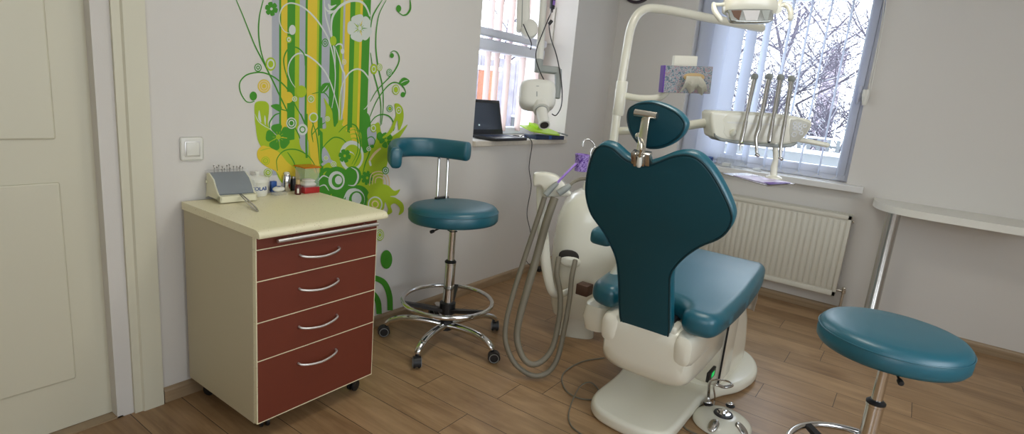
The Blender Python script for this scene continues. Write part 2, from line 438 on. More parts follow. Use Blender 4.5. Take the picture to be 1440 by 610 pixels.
# ------------------------------------------------------------------ window in the left wall (window_1)
def pvc_frame(bm, axis, u0, u1, z0, z1, d0, d1, w):
    def bx(a, b, p, q, bev=.006):
        if axis == 'y': box(bm, (a, d0, p), (b, d1, q), bev)
        else: box(bm, (d0, a, p), (d1, b, q), bev)
    bx(u0, u0+w, z0, z1); bx(u1-w, u1, z0, z1); bx(u0+w-.004, u1-w+.004, z0, z0+w); bx(u0+w-.004, u1-w+.004, z1-w, z1)
w1 = bpy.data.objects.new('window_1', None); COL.objects.link(w1); w1.location = (-1.27, .33, WA[2]); w1['kind'] = 'structure'
bm = B(); pvc_frame(bm, 'y', WA[0], WA[1], WA[2]+.002, WA[3], .30, .37, .055); build('frame', bm, M['pvc'], w1)
bm = B(); box(bm, (WA[0]+.05, .23, 1.665), (WA[1]-.05, .37, 1.745), .014, 3)
box(bm, (WA[0]+.05, .215, 1.76), (WA[1]-.05, .29, 1.815), .014, 3); build('transom', bm, M['pvc'], w1)
bm = B(); box(bm, (WA[0]+.05, .335, WA[2]+.05), (WA[1]-.05, .341, WA[3]-.05)); build('pane', bm, M['glass'], w1, smooth=False)
# sill
bm = B(); box(bm, (WA[0]+.0, -.03, 1.03), (WA[1]+.005, .30, 1.064), .004)
sA = struct('trim_3', bm, M['sillA'], smooth=False)
# ------------------------------------------------------------------ window in the back wall (window_2)
w2 = bpy.data.objects.new('window_2', None); COL.objects.link(w2); w2.location = (.15, -1.34, WB[2]); w2['kind'] = 'structure'
bm = B(); pvc_frame(bm, 'x', WB[0]-.02, WB[1], WB[2]+.002, WB[3], .10, .17, .05); build('frame', bm, M['pvc'], w2)
bm = B(); pvc_frame(bm, 'x', WB[0]+.03, -.85, WB[2]+.045, WB[3]-.10, .085, .155, .055); box(bm, (.085, -.85, WB[2]+.05), (.16, -.75, WB[3]-.05), .006); build('sash', bm, M['pvc'], w2)
bm = B(); box(bm, (.125, WB[0]+.08, WB[2]+.10), (.131, -.90, WB[3]-.15)); build('pane', bm, M['glass'], w2, smooth=False)
bm = B(); box(bm, (.06, WB[0]+.035, 1.55), (.085, WB[0]+.06, 1.66), .005); box(bm, (.045, WB[0]+.04, 1.53), (.065, WB[0]+.055, 1.61), .005); build('window_handle', bm, M['pvc'], w2)
bm = B(); box(bm, (-.085, -2.09, .922), (.10, -.60, .968), .006); struct('trim_4', bm, M['sill'], smooth=False)
# unseen window behind the camera, added as a light source
w3 = bpy.data.objects.new('added_window_3', None); COL.objects.link(w3); w3.location = (XW-.1, -2.95, .9); w3['kind'] = 'structure'
bm = B(); pvc_frame(bm, 'x', -3.6, -2.3, .9, 2.2, XW-.15, XW-.09, .06); build('frame', bm, M['pvc'], w3)

w4 = bpy.data.objects.new('added_window_4', None); COL.objects.link(w4); w4.location = (-3.5, YB-.1, .9); w4['kind'] = 'structure'  # unseen side window, added to light the left wall
bm = B(); pvc_frame(bm, 'y', -4.6, -2.4, .9, 2.4, YB-.16, YB-.09, .06); build('frame', bm, M['pvc'], w4)
# ------------------------------------------------------------------ vertical blinds
def blind(name, label, spots, z0, z1, wd, m, axis, headlo, headhi, chain=False):
    t = thing(name, label, 'blind', ((headlo[0]+headhi[0])/2, (headlo[1]+headhi[1])/2, z0))
    bm = B(); box(bm, headlo, headhi, .004); build('head_rail', bm, M['pvc'], t)
    for (x, y, a) in spots:
        bm = B(); d = V((math.cos(a), math.sin(a), 0)); n = V((-d.y, d.x, 0))
        pr = []
        for s in (1, -1):
            for k in range(7):
                u = (k/6-.5)*s; pr.append(V((x, y, 0))+d*(u*wd)+n*(.006*(1-4*u*u)+s*.0006))
        rings(bm, [[p+Z_*z for p in pr] for z in (z0, z1)])
        s_ = build('slat', bm, m, t)
        bm = B(); obox(bm, (x, y, z0+.012), d, n, Z_, wd*1.01, .004, .03, .001); build('weight', bm, m, s_)
    if chain:
        bm = B()
        for (x, y, a), (x2, y2, a2) in zip(spots, spots[1:]):
            pts = [V((x-.03, y+(y2-y)*k/8, z0+.012-.045*math.sin(PI*k/8))) for k in range(9)]; tube(bm, pts, .0016, 5)
        build('bottom_chain', bm, M['whitep'], t)
    return t
viewB = math.atan2(0-CAM.y-1.6, -CAM.x)
def yv(y): return math.atan2(y-CAM.y, .04-CAM.x)
sp = []
for y, off in ((-.80, 86), (-.905, 84), (-1.02, 75), (-1.135, 42), (-1.245, 24), (-1.395, 9), (-1.52, 6), (-1.647, 5), (-1.78, 5), (-1.90, 4)):
    sp.append((.035, y, yv(y)+math.radians(off)))
vb = blind('vertical_blind', 'pale lilac vertical blind hanging open in the large snowy window', sp, 1.005, 2.33, .118, M['blind'], 'x', (.0, -1.96, 2.335), (.06, -.71, 2.385), True)
bm = B(); q = [onx(x, y, -.012) for x, y in ((1247, -30), (1240, 30), (1231, 80), (1222, 126))]; tube(bm, q, .0022, 6, smooth=4); q = [p+V((0, -.012, 0)) for p in q]; tube(bm, q, .0022, 6, smooth=4); pcn = build('pull_chain', bm, M['whitep'], vb)
bm = B(); a = onx(1219, 126, -.02); b = onx(1215, 148, -.02); tube(bm, [a, a*.6+b*.4, b], [.022, .024, .012], 12, smooth=3, flat=.5); build('chain_weight', bm, M['whitep'], pcn)
sp = []
for px, off in ((683, 40), (695, 40), (711, 45), (732, 45), (752, 40)):
    p = ony(px, 100, .30); sp.append((p.x, .285, math.atan2(.30-CAM.y, p.x-CAM.x)+math.radians(off)))
blind('vertical_blind', 'pale pink vertical blind in the narrow window above the laptop', sp, 1.10, 2.40, .066, M['blindp'], 'y', (-1.79, .23, 2.395), (-.75, .29, 2.44))

# ------------------------------------------------------------------ outside the windows
bm = B(); box(bm, (.9, -14, -1.2), (60, 26, -1.0)); box(bm, (-8, 1.2, -1.2), (.9, 26, -1.0))
gr = struct('ground', bm, M['snow'], smooth=False)
def tree(x, y, h, seed, label, cat='tree', spread=1.0, r0=.05, lv=4, z0=-1.0, snowy=True, group='snow covered trees outside'):
    rnd = random.Random(seed); segs = []
    def grow(p, d, L_, r, k):
        pts = [p]
        for i in range(4):
            d = (d+V((rnd.uniform(-.22, .22), rnd.uniform(-.22, .22), rnd.uniform(-.08, .14)))*spread).normalized(); p = p+d*(L_/4); pts.append(p)
        segs.append((pts, r))
        if k > 0:
            for q in range(rnd.choice((3, 3, 4)) if k > 1 else 4):
                b = pts[rnd.choice((1, 2, 3, 4))]; a = rnd.uniform(0, 2*PI)
                nd = (d*rnd.uniform(.35, .9)+V((math.cos(a), math.sin(a), rnd.uniform(-.15, .5)))*spread*.85).normalized()
                grow(b, nd, L_*rnd.uniform(.55, .8), r*.55, k-1)
    grow(V((x, y, z0)), V((0, 0, 1)), h*.45, r0, lv)
    t = thing('snowy_'+cat, label, cat, (x, y, z0), group)
    bm = B()
    for pts, r in segs: tube(bm, pts, [max(r, .004), max(r*.5, .003)], 5, cap=False)
    build('branches', bm, M['bark'], t)
    bm = B()
    for pts, r in segs[1:]:
        if rnd.random() < .38: tube(bm, [p+Z_*(r*.8) for p in pts], [r*.75+.001, r*.4+.001], 4, cap=False)
    build('snow_cover', bm, M['snow'], t, kind='stuff')
    return t
for (x, y, h, sd, r, lv, lb) in ((5.4, -.35, 5.4, 11, .055, 6, 'bare snow laden tree nearest to the large window'), (6.8, 1.0, 6.0, 5, .06, 6, 'bare snow laden tree behind the left blind slats'), (8.6, .25, 7.0, 23, .08, 6, 'tall bare tree farther off, in the middle of the large window'), (7.6, -1.0, 6.2, 31, .07, 5, 'bare tree at the right edge of the large window'), (12.0, 1.4, 8.5, 41, .10, 6, 'farthest bare tree seen through the large window')):
    tree(x, y, h, sd, lb, r0=r, lv=lv)
for i, (x, y, h, lb) in enumerate(((5.9, -1.2, 2.6, 'low snowy bush at the right end of the hedge'), (6.2, -.65, 2.7, 'low snowy bush second from the right in the hedge'), (6.4, -.05, 2.8, 'low snowy bush in the middle of the hedge'), (6.3, .55, 2.8, 'low snowy bush second from the left in the hedge'), (6.6, 1.15, 2.9, 'low snowy bush at the left end of the hedge'))):
    tree(x, y, h*1.35, 60+i, lb, 'bush', 1.7, .028, 5, z0=-.6, group='snowy bushes behind the low outdoor wall')
# low pale wall with snow on it and a small white picket fence
t = thing('garden_wall', 'low pale garden wall capped with snow outside the large window', 'wall', (3.0, .6, -1.0))
bm = B(); box(bm, (3.0, -2.2, -1.0), (3.2, 4.5, .985)); build('masonry', bm, M['lgrey'], t, smooth=False)
bm = B(); box(bm, (2.97, -2.2, .985), (3.23, 4.5, 1.025), .02); build('snow_cap', bm, M['snow'], t)
t = thing('picket_fence', 'white picket fence just behind the low pale wall outside', 'fence', (3.5, .6, -1.0))
bm = B()
box(bm, (3.5, -2.2, 1.06), (3.52, 4.5, 1.09)); 
y = -2.2
while y < 4.5: box(bm, (3.48, y, -1.0), (3.5, y+.045, 1.16)); y += .11
build('pickets', bm, M['lgrey'], t, smooth=False)
bm = B(); box(bm, (3.47, -2.2, 1.16), (3.53, 4.5, 1.185), .01); build('snow_line', bm, M['snow'], t)
# house behind the trees
hp = at(1172, 76, 34)
t = thing('distant_house', 'small distant house with a snowy roof behind the branches', 'house', (hp.x, hp.y, -1))
bm = B(); box(bm, (hp.x, hp.y-.4, -1), (hp.x+3, hp.y+.4, hp.z+.3)); build('wall', bm, mat('mauve_render', (.30, .25, .29), .9, bump=.1), t, smooth=False)
bm = B(); prism(bm, [(hp.x-.2, hp.y-.6, hp.z+.3), (hp.x-.2, hp.y+.6, hp.z+.3), (hp.x-.2, hp.y, hp.z+.7)], (3.4, 0, 0)); build('roof', bm, M['snow'], t, smooth=False)
# wooden fence and neighbour seen through the narrow window
t = thing('board_fence', 'weathered grey board fence outside the narrow window', 'fence', (1.2, 3.2, -1.0))
bm = B(); x = -.9
rnd = random.Random(3)
while x < 5.0: box(bm, (x, 3.2, -1.0), (x+.135, 3.23, 1.88+rnd.uniform(-.04, .04))); x += .15
build('boards', bm, M['fence'], t, smooth=False)
bm = B(); box(bm, (-.9, 3.23, .4), (5.0, 3.28, .5)); box(bm, (-.9, 3.23, 1.3), (5.0, 3.28, 1.4)); build('rail', bm, M['fence'], t, smooth=False)
t = thing('brick_pier', 'short orange brick pier in front of the board fence', 'pier', (1.92, 2.85, -1.0))
bm = B(); box(bm, (1.80, 2.75, -1.0), (1.97, 3.0, 1.66), .01); build('shaft', bm, M['brick'], t)
bm = B(); box(bm, (1.77, 2.72, 1.66), (2.0, 3.03, 1.72), .02); build('snow_cap', bm, M['snow'], t)
tree(4.2, 5.2, 6.0, 77, 'bare snowy tree above the board fence', r0=.08, lv=5)

# ================================================================== MURAL on the left wall
L_of = {}
class Mural:
    def __init__(s): s.bm = B(); s.lay = 0
    def poly(s, pts, k, raw=False):
        s.lay += 1; y = -.0004-.000012*s.lay
        P = [ony(p[0], p[1], 0) for p in pts] if not raw else [V((p[0], 0, p[1])) for p in pts]
        vs = [s.bm.verts.new((p.x, y, p.z)) for p in P]
        for t in tessellate_polygon([[V((p.x, p.z, 0)) for p in P]]):
            try: f = s.bm.faces.new([vs[q] for q in t]); f.material_index = MK.index(k)
            except ValueError: pass
    def ell(s, x, y, rx, ry, k, n=26): s.poly([(x+rx*math.cos(2*PI*i/n), y+ry*math.sin(2*PI*i/n)) for i in range(n)], k)
    def shape(s, pts, k): s.poly([(p.x, p.y) for p in smoothpath([V((a, b, 0)) for a, b in pts], 5, True)], k)
    def stroke(s, pts, w, k, taper=.35):
        P = smoothpath([V((a, b, 0)) for a, b in pts], 7); n = len(P); l, r = [], []
        for i, p in enumerate(P):
            d = (P[min(n-1, i+1)]-P[max(0, i-1)]).normalized(); nn = V((-d.y, d.x, 0)); t = i/(n-1)
            ww = w/2*(taper+(1-taper)*math.sin(PI*min(1, max(0, t))))
            l.append(p+nn*ww); r.append(p-nn*ww)
        s.lay += 1; y = -.0004-.000012*s.lay
        a = [s.bm.verts.new((ony(p.x, p.y, 0).x, y, ony(p.x, p.y, 0).z)) for p in l]; b = [s.bm.verts.new((ony(p.x, p.y, 0).x, y, ony(p.x, p.y, 0).z)) for p in r]
        for i in range(n-1):
            f = s.bm.faces.new((a[i], a[i+1], b[i+1], b[i])); f.material_index = MK.index(k)
    def target(s, x, y, r, ks, ry=None):
        ry = ry or r
        for i, k in enumerate(ks): q = 1-i/len(ks); s.ell(x, y, r*q, ry*q, k)
    def flower(s, x, y, r, n, k, kc, rot=0.0, ry=None, pw=.40):
        ry = ry or r
        for i in range(n):
            a = rot+2*PI*i/n; pts = []
            for t, w in ((.12, .03), (.35, .22), (.7, pw), (.95, pw*.75), (1.0, 0.0), (.95, -pw*.75), (.7, -pw), (.35, -.22), (.12, -.03)):
                pts.append((x+r*(t*math.cos(a)-w*math.sin(a)), y+ry*(t*math.sin(a)+w*math.cos(a))))
            s.shape(pts, k)
        s.ell(x, y, r*.2, ry*.2, kc)
mu = Mural()
edges = [(382.3, 'S'), (392.5, 'G'), (395.4, 'Y'), (404, 'G'), (414.9, 'L'), (421.2, 'S'), (429.3, 'G'), (432.3, 'Y'), (445.7, 'L'), (448.6, 'G'), (452.6, 'S'), (464, 'G'), (478, 'L'), (482, 'S'), (484.6, 'Y'), (491.6, 'G'), (498.5, 'L'), (505.5, 'Y'), (509, 'G'), (520, None)]
for (a, k), (b, _) in zip(edges, edges[1:]):
    xa, xb = ony(a, 50, 0).x, ony(b, 50, 0).x
    mu.poly([(xa, .93), (xb, .93), (xb, ZC-.002), (xa, ZC-.002)], k, raw=True)
# white scrolls on the stripes
for p in ([(409, 47), (400, 44), (394, 34), (393, 22), (397, 11), (405, 5), (414, 5), (426, 10), (438, 20), (449, 33), (460, 51), (466, 68), (470, 86), (471.5, 106), (470, 131), (466.5, 152)],
          [(415, 123), (408.5, 113), (405, 100), (407, 88), (413.4, 78.7), (421, 75), (430, 77), (440, 83), (450, 92), (459, 104), (466, 120), (471, 136), (476, 155), (477, 169)],
          [(456, 0), (457.5, 20), (462, 38), (468, 60), (471, 78), (471, 98)],
          [(471, 66), (476, 80), (481, 97), (484.6, 108), (483, 147), (479, 169)],
          [(471.5, 65), (475.5, 62), (480.5, 63), (482, 70)],
          [(477, 168), (477.5, 145), (480, 124), (485, 111), (492, 101.5), (501, 97), (509, 99), (515, 105), (519, 112), (520.5, 125), (519, 142), (515.6, 150), (511.5, 154)],
          [(461, 19), (466, 18), (474, 12)]): mu.stroke(p, 2.2, 'W')
mu.stroke([(466.5, 51), (465.7, 37), (467.5, 24), (474, 13), (482, 6), (492, 1.6), (502, 1), (510, 4), (516, 12), (520, 23)], 3.6, 'W', .5)
mu.shape([(461, 5), (466, 8), (473, 6.5), (468, 11), (463, 13)], 'W'); mu.shape([(457, 9), (461, 14), (470, 15), (463, 18), (458, 14)], 'W')
mu.ell(411, 42, 4.8, 7, 'W'); mu.ell(481.6, 72, 2.6, 3.8, 'W')
mu.ell(468.5, 57.4, 4.6, 6.8, 'L'); mu.target(457, 60, 4.6, 'GSGS', 6); mu.target(483.8, 87, 3, 'WYWY', 4)
mu.target(406, 55.5, 4, 'LWL', 5)
mu.flower(505.8, 39.5, 17.5, 5, 'W', 'L', PI/2+.35, 19, .50)
for i in range(12):
    a = 2*PI*i/12; mu.stroke([(505.8+3*math.cos(a), 39.5+3*math.sin(a)), (505.8+6.5*math.cos(a), 39.5+7*math.sin(a))], .6, 'G', .5)
mu.ell(505.8, 39.5, 2.6, 3.4, 'W')
# left green scrolls
for p in ([(332, 0), (341, 21), (349.5, 42.6), (359, 65.6), (369, 85), (376.6, 100), (385.6, 118), (393, 134), (403.6, 156), (412, 175), (420, 190), (424, 205)],
          [(370, 0), (365, 21), (363.4, 42.6), (365, 62), (369, 80), (376, 98)],
          [(357.7, 142), (351, 144), (344.6, 141), (338, 129.5), (337, 116.4), (344.6, 106.6), (356, 102.5), (369, 102), (382, 106.6), (393.8, 114.8), (403.6, 124.6), (410, 137), (416, 150), (423, 162), (429, 176)],
          [(404, 110), (400, 95), (399, 82), (404, 70), (412, 66), (421, 69), (428, 78), (429, 92)],
          [(379, 180), (379, 172), (386, 162), (394, 159)]): mu.stroke(p, 2.0, 'G', .6)
mu.flower(381.5, 12.5, 9, 6, 'G', 'W', .3, 10, .36)
mu.ell(356, 135, 5.2, 6.4, 'G'); mu.target(371, 121, 8.8, 'YKYKYY'.replace('K', 'O'), 9.5); mu.target(380.5, 90, 7.2, 'LWLL', 9.5); mu.target(362.6, 95, 5.2, 'GWGW', 6)
mu.shape([(357.7, 147.5), (361, 143), (367.5, 142), (374, 143), (377.7, 147.5), (378, 156), (377, 166), (376.5, 174), (380, 183), (386, 192), (396, 205), (400, 225), (386, 215), (371, 200), (364, 188.5), (359, 175.4), (357.7, 162)], 'L')
mu.stroke([(358, 160), (363, 170), (370, 176), (379, 181)], 1.2, 'W'); mu.shape([(364, 155), (366, 162), (367, 172), (363, 166)], 'W'); mu.shape([(372, 162), (373.5, 168), (373, 176), (371.5, 170)], 'W')
mu.ell(405, 137, 7, 8, 'Y'); mu.target(414, 139, 3.6, 'WLW')
mu.shape([(380.7, 149), (385.6, 146.4), (392, 146.7), (396, 151), (393, 156.6), (387, 154)], 'G'); mu.stroke([(389, 151), (397, 154), (404, 156)], 1.6, 'G')
# foliage at the foot of the stripes
mu.shape([(359, 168), (364, 182), (372, 196), (385, 204), (398, 200), (414, 196), (440, 195), (470, 178), (500, 190), (520, 180), (532, 172), (536, 186), (544, 194), (558, 187), (573, 175), (560, 196), (548, 212), (544, 232), (538, 250), (534, 300), (450, 300), (400, 262), (384, 232), (372, 214), (362, 196)], 'L')
mu.shape([(376, 206), (368, 205), (361.5, 213), (363, 224), (374, 234), (389, 242), (400, 258), (415, 258), (425, 240), (411, 221), (393, 211)], 'Y')
mu.shape([(366, 212), (378, 208), (392, 214), (404, 228), (418, 240), (428, 262), (440, 262), (430, 230), (414, 214), (394, 206)], 'L')
mu.shape([(421, 196), (428, 188), (433, 200), (432, 222), (428, 214), (423, 208)], 'S')
mu.shape([(433, 150), (444, 150), (447, 200), (448, 240), (440, 238), (434, 200)], 'Y')
mu.stroke([(431, 160), (430.5, 200), (431, 222)], 3.2, 'G', .9); mu.stroke([(451, 165), (452, 220), (452.5, 262)], 4.2, 'G', .9)
mu.shape([(454, 206), (462, 216), (464, 226), (453, 226)], 'S'); mu.stroke([(452, 232), (462, 226), (470, 232), (474, 246)], 5, 'S', .7)
mu.shape([(455, 137.5), (461, 146), (466.5, 155.6), (468, 168), (470, 179), (475, 172), (483, 167), (481, 176), (488, 180), (482, 190), (489, 202), (470, 200), (455, 204), (458, 192), (449, 181), (458, 180), (457, 166), (458, 152)], 'L')
mu.shape([(492, 180), (502, 182), (508, 190), (512, 204), (506, 212), (500, 204), (494, 196)], 'Y')
for j in range(3): mu.stroke([(490, 184+j*6), (498, 182+j*6), (505, 186+j*6), (509, 194+j*6)], 2.2, 'L', .4)
mu.shape([(509, 160), (520, 165), (520, 205), (512, 215), (508, 200)], 'G')
mu.shape([(516, 182), (524, 178), (529, 186), (527, 200), (519, 206)], 'S')
for p in ([(437, 168), (444, 186), (447, 205), (449, 230)], [(423, 160), (430, 178), (432, 196)], [(441, 172), (438, 185), (440, 200)], [(476, 186), (484, 178), (493, 174), (501, 178), (506, 190), (508, 210)], [(500, 186), (504, 205), (500, 228), (494, 240)],
          [(390, 240), (389, 224), (399, 212), (415, 210), (430.6, 217), (440.5, 229), (446, 244)], [(404, 214), (412, 226), (416, 238)], [(452, 210), (460, 200), (470, 193), (482, 196), (490, 206)], [(438, 190), (448, 178), (457, 172)]): mu.stroke(p, 1.7, 'G', .5)
mu.stroke([(438, 132), (450, 129.5), (458, 132), (464, 142)], 1.5, 'G'); mu.shape([(450, 129), (452, 120), (457, 116.5), (463, 117.5), (460, 126), (453.4, 131)], 'G'); mu.stroke([(453, 129), (458, 123), (460, 120)], 1, 'W')
mu.flower(391, 192.5, 17.5, 5, 'G', 'L', .75, 18.5, .44); 
for i in range(10):
    a = 2*PI*i/10; mu.stroke([(391+4.5*math.cos(a), 192.5+4.5*math.sin(a)), (391+8*math.cos(a), 192.5+8*math.sin(a))], .6, 'L', .5)
mu.target(409.5, 173, 7.2, 'WGWGG', 8); mu.target(425, 182, 7.2, 'WWGWW', 8); mu.target(437, 139, 4.6, 'WLLWL', 5.2); mu.target(440.5, 165, 6.4, 'WLLL', 7); mu.ell(423, 128.5, 7.6, 8.6, 'L'); mu.target(460, 167, 3.6, 'WLWL')
mu.target(373, 226, 6, 'LYLLYL'); mu.target(376.5, 242.5, 6, 'LWLLWL'); mu.target(458, 222, 3.2, 'WLW')
# white ring with lime heart, green flower on it
mu.ell(494, 219, 17, 21.5, 'W'); mu.ell(495, 219.5, 13, 16.5, 'L'); mu.ell(490, 224, 9.5, 12, 'W'); mu.ell(492, 225, 8, 10.5, 'L'); mu.flower(484.3, 219, 8.6, 6, 'G', 'L', .2, 9.6, .36)
mu.stroke([(501, 180), (506, 200), (505, 216), (497, 233)], 1.6, 'G'); mu.stroke([(498, 181), (502, 196), (502, 214), (494, 231)], 1.2, 'G')
mu.target(468.6, 230.5, 4, 'WLWL')
# green roundels behind the worktop
mu.stroke([(446, 262), (450, 246), (458, 238), (468, 240)], 5, 'G', .9)
mu.ell(473, 254, 19, 20, 'G'); mu.ell(495.4, 247.5, 12.5, 14, 'G'); mu.ell(503, 279, 17, 19, 'G'); mu.ell(455, 262, 14, 16, 'G'); mu.ell(484, 275, 18, 18, 'G')
mu.stroke([(447, 254), (454, 247), (462, 250)], 1.8, 'W'); mu.stroke([(447, 263), (456, 260), (462, 268)], 1.8, 'W')
mu.ell(472.8, 253.5, 11.5, 13, 'W'); mu.ell(474, 254, 8, 9.5, 'G'); mu.ell(475.5, 253, 5, 6, 'W')
mu.stroke([(493, 235), (501, 240), (503, 250), (498, 260), (489, 260)], 2.6, 'W', .2)
mu.ell(499, 280, 13.5, 15, 'W'); mu.ell(501, 281, 11, 12.5, 'G'); mu.ell(501, 279, 7, 8.5, 'W'); mu.stroke([(483, 279), (490, 268), (500, 265)], 3, 'W', .3)
# flowers and curls on the right
mu.shape([(512, 236), (522, 216), (540, 200), (548, 204), (536, 222), (520, 240), (516, 262), (510, 258)], 'L'); mu.stroke([(519, 226), (526, 216), (535, 208)], 3.4, 'O', .6); mu.stroke([(521, 233), (519, 226)], 3, 'W', .8)
mu.flower(515.8, 250, 8.6, 8, 'G', 'L', .2, 10, .26); mu.flower(542.5, 197, 9.5, 5, 'G', 'L', .6, 11, .4); mu.ell(533.5, 191.5, 4.2, 6, 'G')
mu.stroke([(509, 248), (513, 230), (519, 214), (520, 202)], 1.6, 'G'); mu.stroke([(512, 206), (515, 196), (522, 192), (527, 198), (524, 206)], 1.4, 'G', .6); mu.ell(523, 205.5, 2.5, 2.5, 'G'); mu.target(518, 209, 3.2, 'WGW')
for r in (14, 10, 6): 
    mu.stroke([(533-r, 255+r*.4), (533-r*.8, 255-r*.7), (533, 255-r), (533+r*.8, 255-r*.6), (533+r, 255+r*.3), (533+r*.8, 255+r)], 1.8, 'O', .5)
mu.shape([(520, 268), (530, 259.5), (544, 260), (554, 268), (562, 266), (557, 274), (548, 276), (556, 278), (566, 286), (567, 297), (560, 302), (562, 293), (555, 286), (549, 289), (551, 298), (543, 302), (545, 294), (540, 283), (528, 280), (520, 284), (516, 276)], 'L')
mu.target(527, 287, 12, 'LWLLOLL', 13); mu.target(541.6, 239.5, 4.8, 'GWGW', 5.4)
# right hand scrolls on the bare wall
for p in ([(537, 0), (528.7, 13), (523, 24.6), (520.8, 38.5)], [(542.6, 0), (532.8, 19.7), (528.7, 42.6), (528, 65.6), (529.5, 82), (532, 98), (537, 119.5), (538.5, 147), (536, 175)], [(520.5, 74), (523, 92), (525.4, 104.8), (531, 126), (535, 147), (534.4, 177)],
          [(559, 16.4), (565.6, 21.3), (572, 19.7), (576.7, 11.5), (575.7, 0)], [(548.4, 74.6), (552.5, 71.6), (558, 73.8), (561, 82), (558, 93), (549, 106.4), (537.7, 118), (528, 129), (520, 143)],
          [(519.7, 163.8), (529.5, 141), (542.6, 123), (552.5, 116), (562, 118), (568, 124.4), (569.7, 131), (567, 134)], [(519.7, 173.6), (528, 163.8), (539, 160.8), (549, 165.4), (554, 177), (552.5, 184)]): mu.stroke(p, 1.8, 'G', .45)
mu.stroke([(566, 21.5), (572, 19.7), (576.5, 12), (576, 0)], 2.6, 'G', .5)
mu.ell(560, 12, 3.6, 5, 'G'); mu.ell(550.5, 78, 2.8, 3.6, 'G'); mu.ell(566, 133, 3.2, 3.8, 'G'); mu.shape([(560.6, 117), (563.5, 111), (569, 109), (575.4, 113.8), (571, 119), (566, 120.5)], 'G'); mu.stroke([(563, 117), (568, 114), (573, 113)], 1.1, 'W')
mu.target(525, 97, 4.8, 'LLWLL', 7.5); mu.target(533, 94.5, 4, 'LWLWL', 5.2); mu.target(547, 102, 4, 'GWGWG', 5.4); mu.target(556, 126, 5.2, 'LWLLL', 7.2); mu.target(547.5, 152.5, 4.2, 'GWGLL', 5); mu.target(524.5, 180, 4.5, 'LWLL', 6)
mu.shape([(554, 147), (559, 145.4), (564.8, 150.7), (567, 160.5), (565.6, 172), (560, 183.5), (558, 169), (552.5, 183), (544, 192), (536, 194), (546, 184), (553, 170), (556, 160)], 'L'); mu.target(560, 155, 3.6, 'WLLW', 5)
mu.ell(533.5, 192, 4, 5.5, 'G')
# down to the skirting board
mu.target(533.5, 330, 6, 'LWLWLL', 8); mu.ell(542.8, 364.5, 8.2, 13.2, 'G')
mu.stroke([(516, 390), (528, 391), (540, 398), (547, 415), (548, 436)], 8, 'G', .95); mu.stroke([(514, 410), (524, 413), (531, 424), (532.5, 441)], 8, 'G', .95)
mu.shape([(490, 305), (520, 300), (530, 310), (524, 350), (515, 400), (500, 420), (470, 420), (470, 330)], 'L')
o = build('wall_mural', mu.bm, [M['mur'+k] for k in MK], None, smooth=False)
o['label'] = 'green and yellow striped floral mural on the left wall behind the drawer cabinet'; o['category'] = 'mural'

# ------------------------------------------------------------------ light switch
p = V((-3.606, 0, 1.062))
t = thing('light_switch', 'square white light switch on the wall above the cream cabinet', 'light switch', p)
bm = B(); box(bm, p+V((-.044, -.010, -.047)), p+V((.044, 0, .047)), .008, 3); build('plate', bm, M['whitep'], t)
bm = B(); box(bm, p+V((-.029, -.0125, -.030)), p+V((.029, -.008, .030)), .002, 2); build('surround', bm, M['alu'], t)
bm = B(); box(bm, p+V((-.025, -.017, -.027)), p+V((.025, -.010, .027)), .003, 2); build('rocker', bm, M['whitep'], t)

# ================================================================== DRAWER CABINET
CL, CR, CF, CBk = -3.655, -3.105, -.545, -.025
cab = thing('drawer_cabinet', 'cream cabinet on castors with brick red drawers and speckled top', 'cabinet', ((CL+CR)/2, (CF+CBk)/2, 0))
bm = B(); box(bm, (CL, CF+.020, .088), (CL+.018, CBk, .825), .001, 1); box(bm, (CR-.018, CF+.020, .088), (CR, CBk, .825), .001, 1)
box(bm, (CL+.018, CBk-.01, .09), (CR-.018, CBk, .82)); box(bm, (CL+.018, CF+.022, .09), (CR-.018, CBk-.01, .108)); box(bm, (CL+.018, CF+.022, .80), (CR-.018, CBk-.01, .82))
build('body', bm, M['cream'], cab, smooth=False)
bm = B()   # rolled-edge top
prof = [(CBk, .825), (CBk, .855), (CF-.012, .855), (CF-.026, .851), (CF-.036, .842), (CF-.038, .832), (CF-.034, .826), (CF-.02, .825)]
rings(bm, [[V((x, a, b)) for a, b in prof] for x in (CL-.006, CR+.025)]); build('worktop', bm, M['top'], cab, angle=50)
# drawer heights read down the front
sm = [ony(363, y, CF).z for y in (329.4, 352, 396.6, 455, 509, 596)]
zt = [(a-.002, b+.002) for a, b in zip(sm, sm[1:])]
for i, (z1, z0) in enumerate(zt):
    bm = B(); box(bm, (CL+.004, CF, z0), (CR-.002, CF+.018, z1), .001, 1)
    d = build('drawer', bm, M['red'], cab, smooth=False)
    bm = B(); box(bm, (CL+.001, CF-.0006, z0-.003), (CR, CF+.017, z0+.0005)); box(bm, (CL+.001, CF-.0004, z0), (CL+.0045, CF+.019, z1)); box(bm, (CR-.0025, CF-.0004, z0), (CR, CF+.019, z1)); build('edge_band', bm, M['top'], d, smooth=False)
    if i == 0:
        bm = B(); z = ony(388, 338, CF-.026).z-.004; tube(bm, [(CL+.070, CF-.026, z), (CR-.020, CF-.026, z)], .0075, 14)
        for x in (CL+.13, CR-.07): cyl(bm, (x, CF, z), (x, CF-.026, z), .005)
        build('bar_handle', bm, M['alu'], d)
    else:
        hx = [(453.6, 357.5), (452.3, 403.5), (451.3, 455.5), (450.2, 505.5)][i-1]; hp_ = ony(*hx, CF-.02); z = hp_.z+.004; xc = hp_.x; bm = B()
        pts = [(xc-.088, CF-.002, z+.006), (xc-.082, CF-.016, z+.002), (xc-.05, CF-.027, z-.004), (xc, CF-.032, z-.008), (xc+.05, CF-.027, z-.004), (xc+.082, CF-.016, z+.002), (xc+.088, CF-.002, z+.006)]
        tube(bm, pts, .0048, 10, smooth=4); build('bow_handle', bm, M['alu'], d)
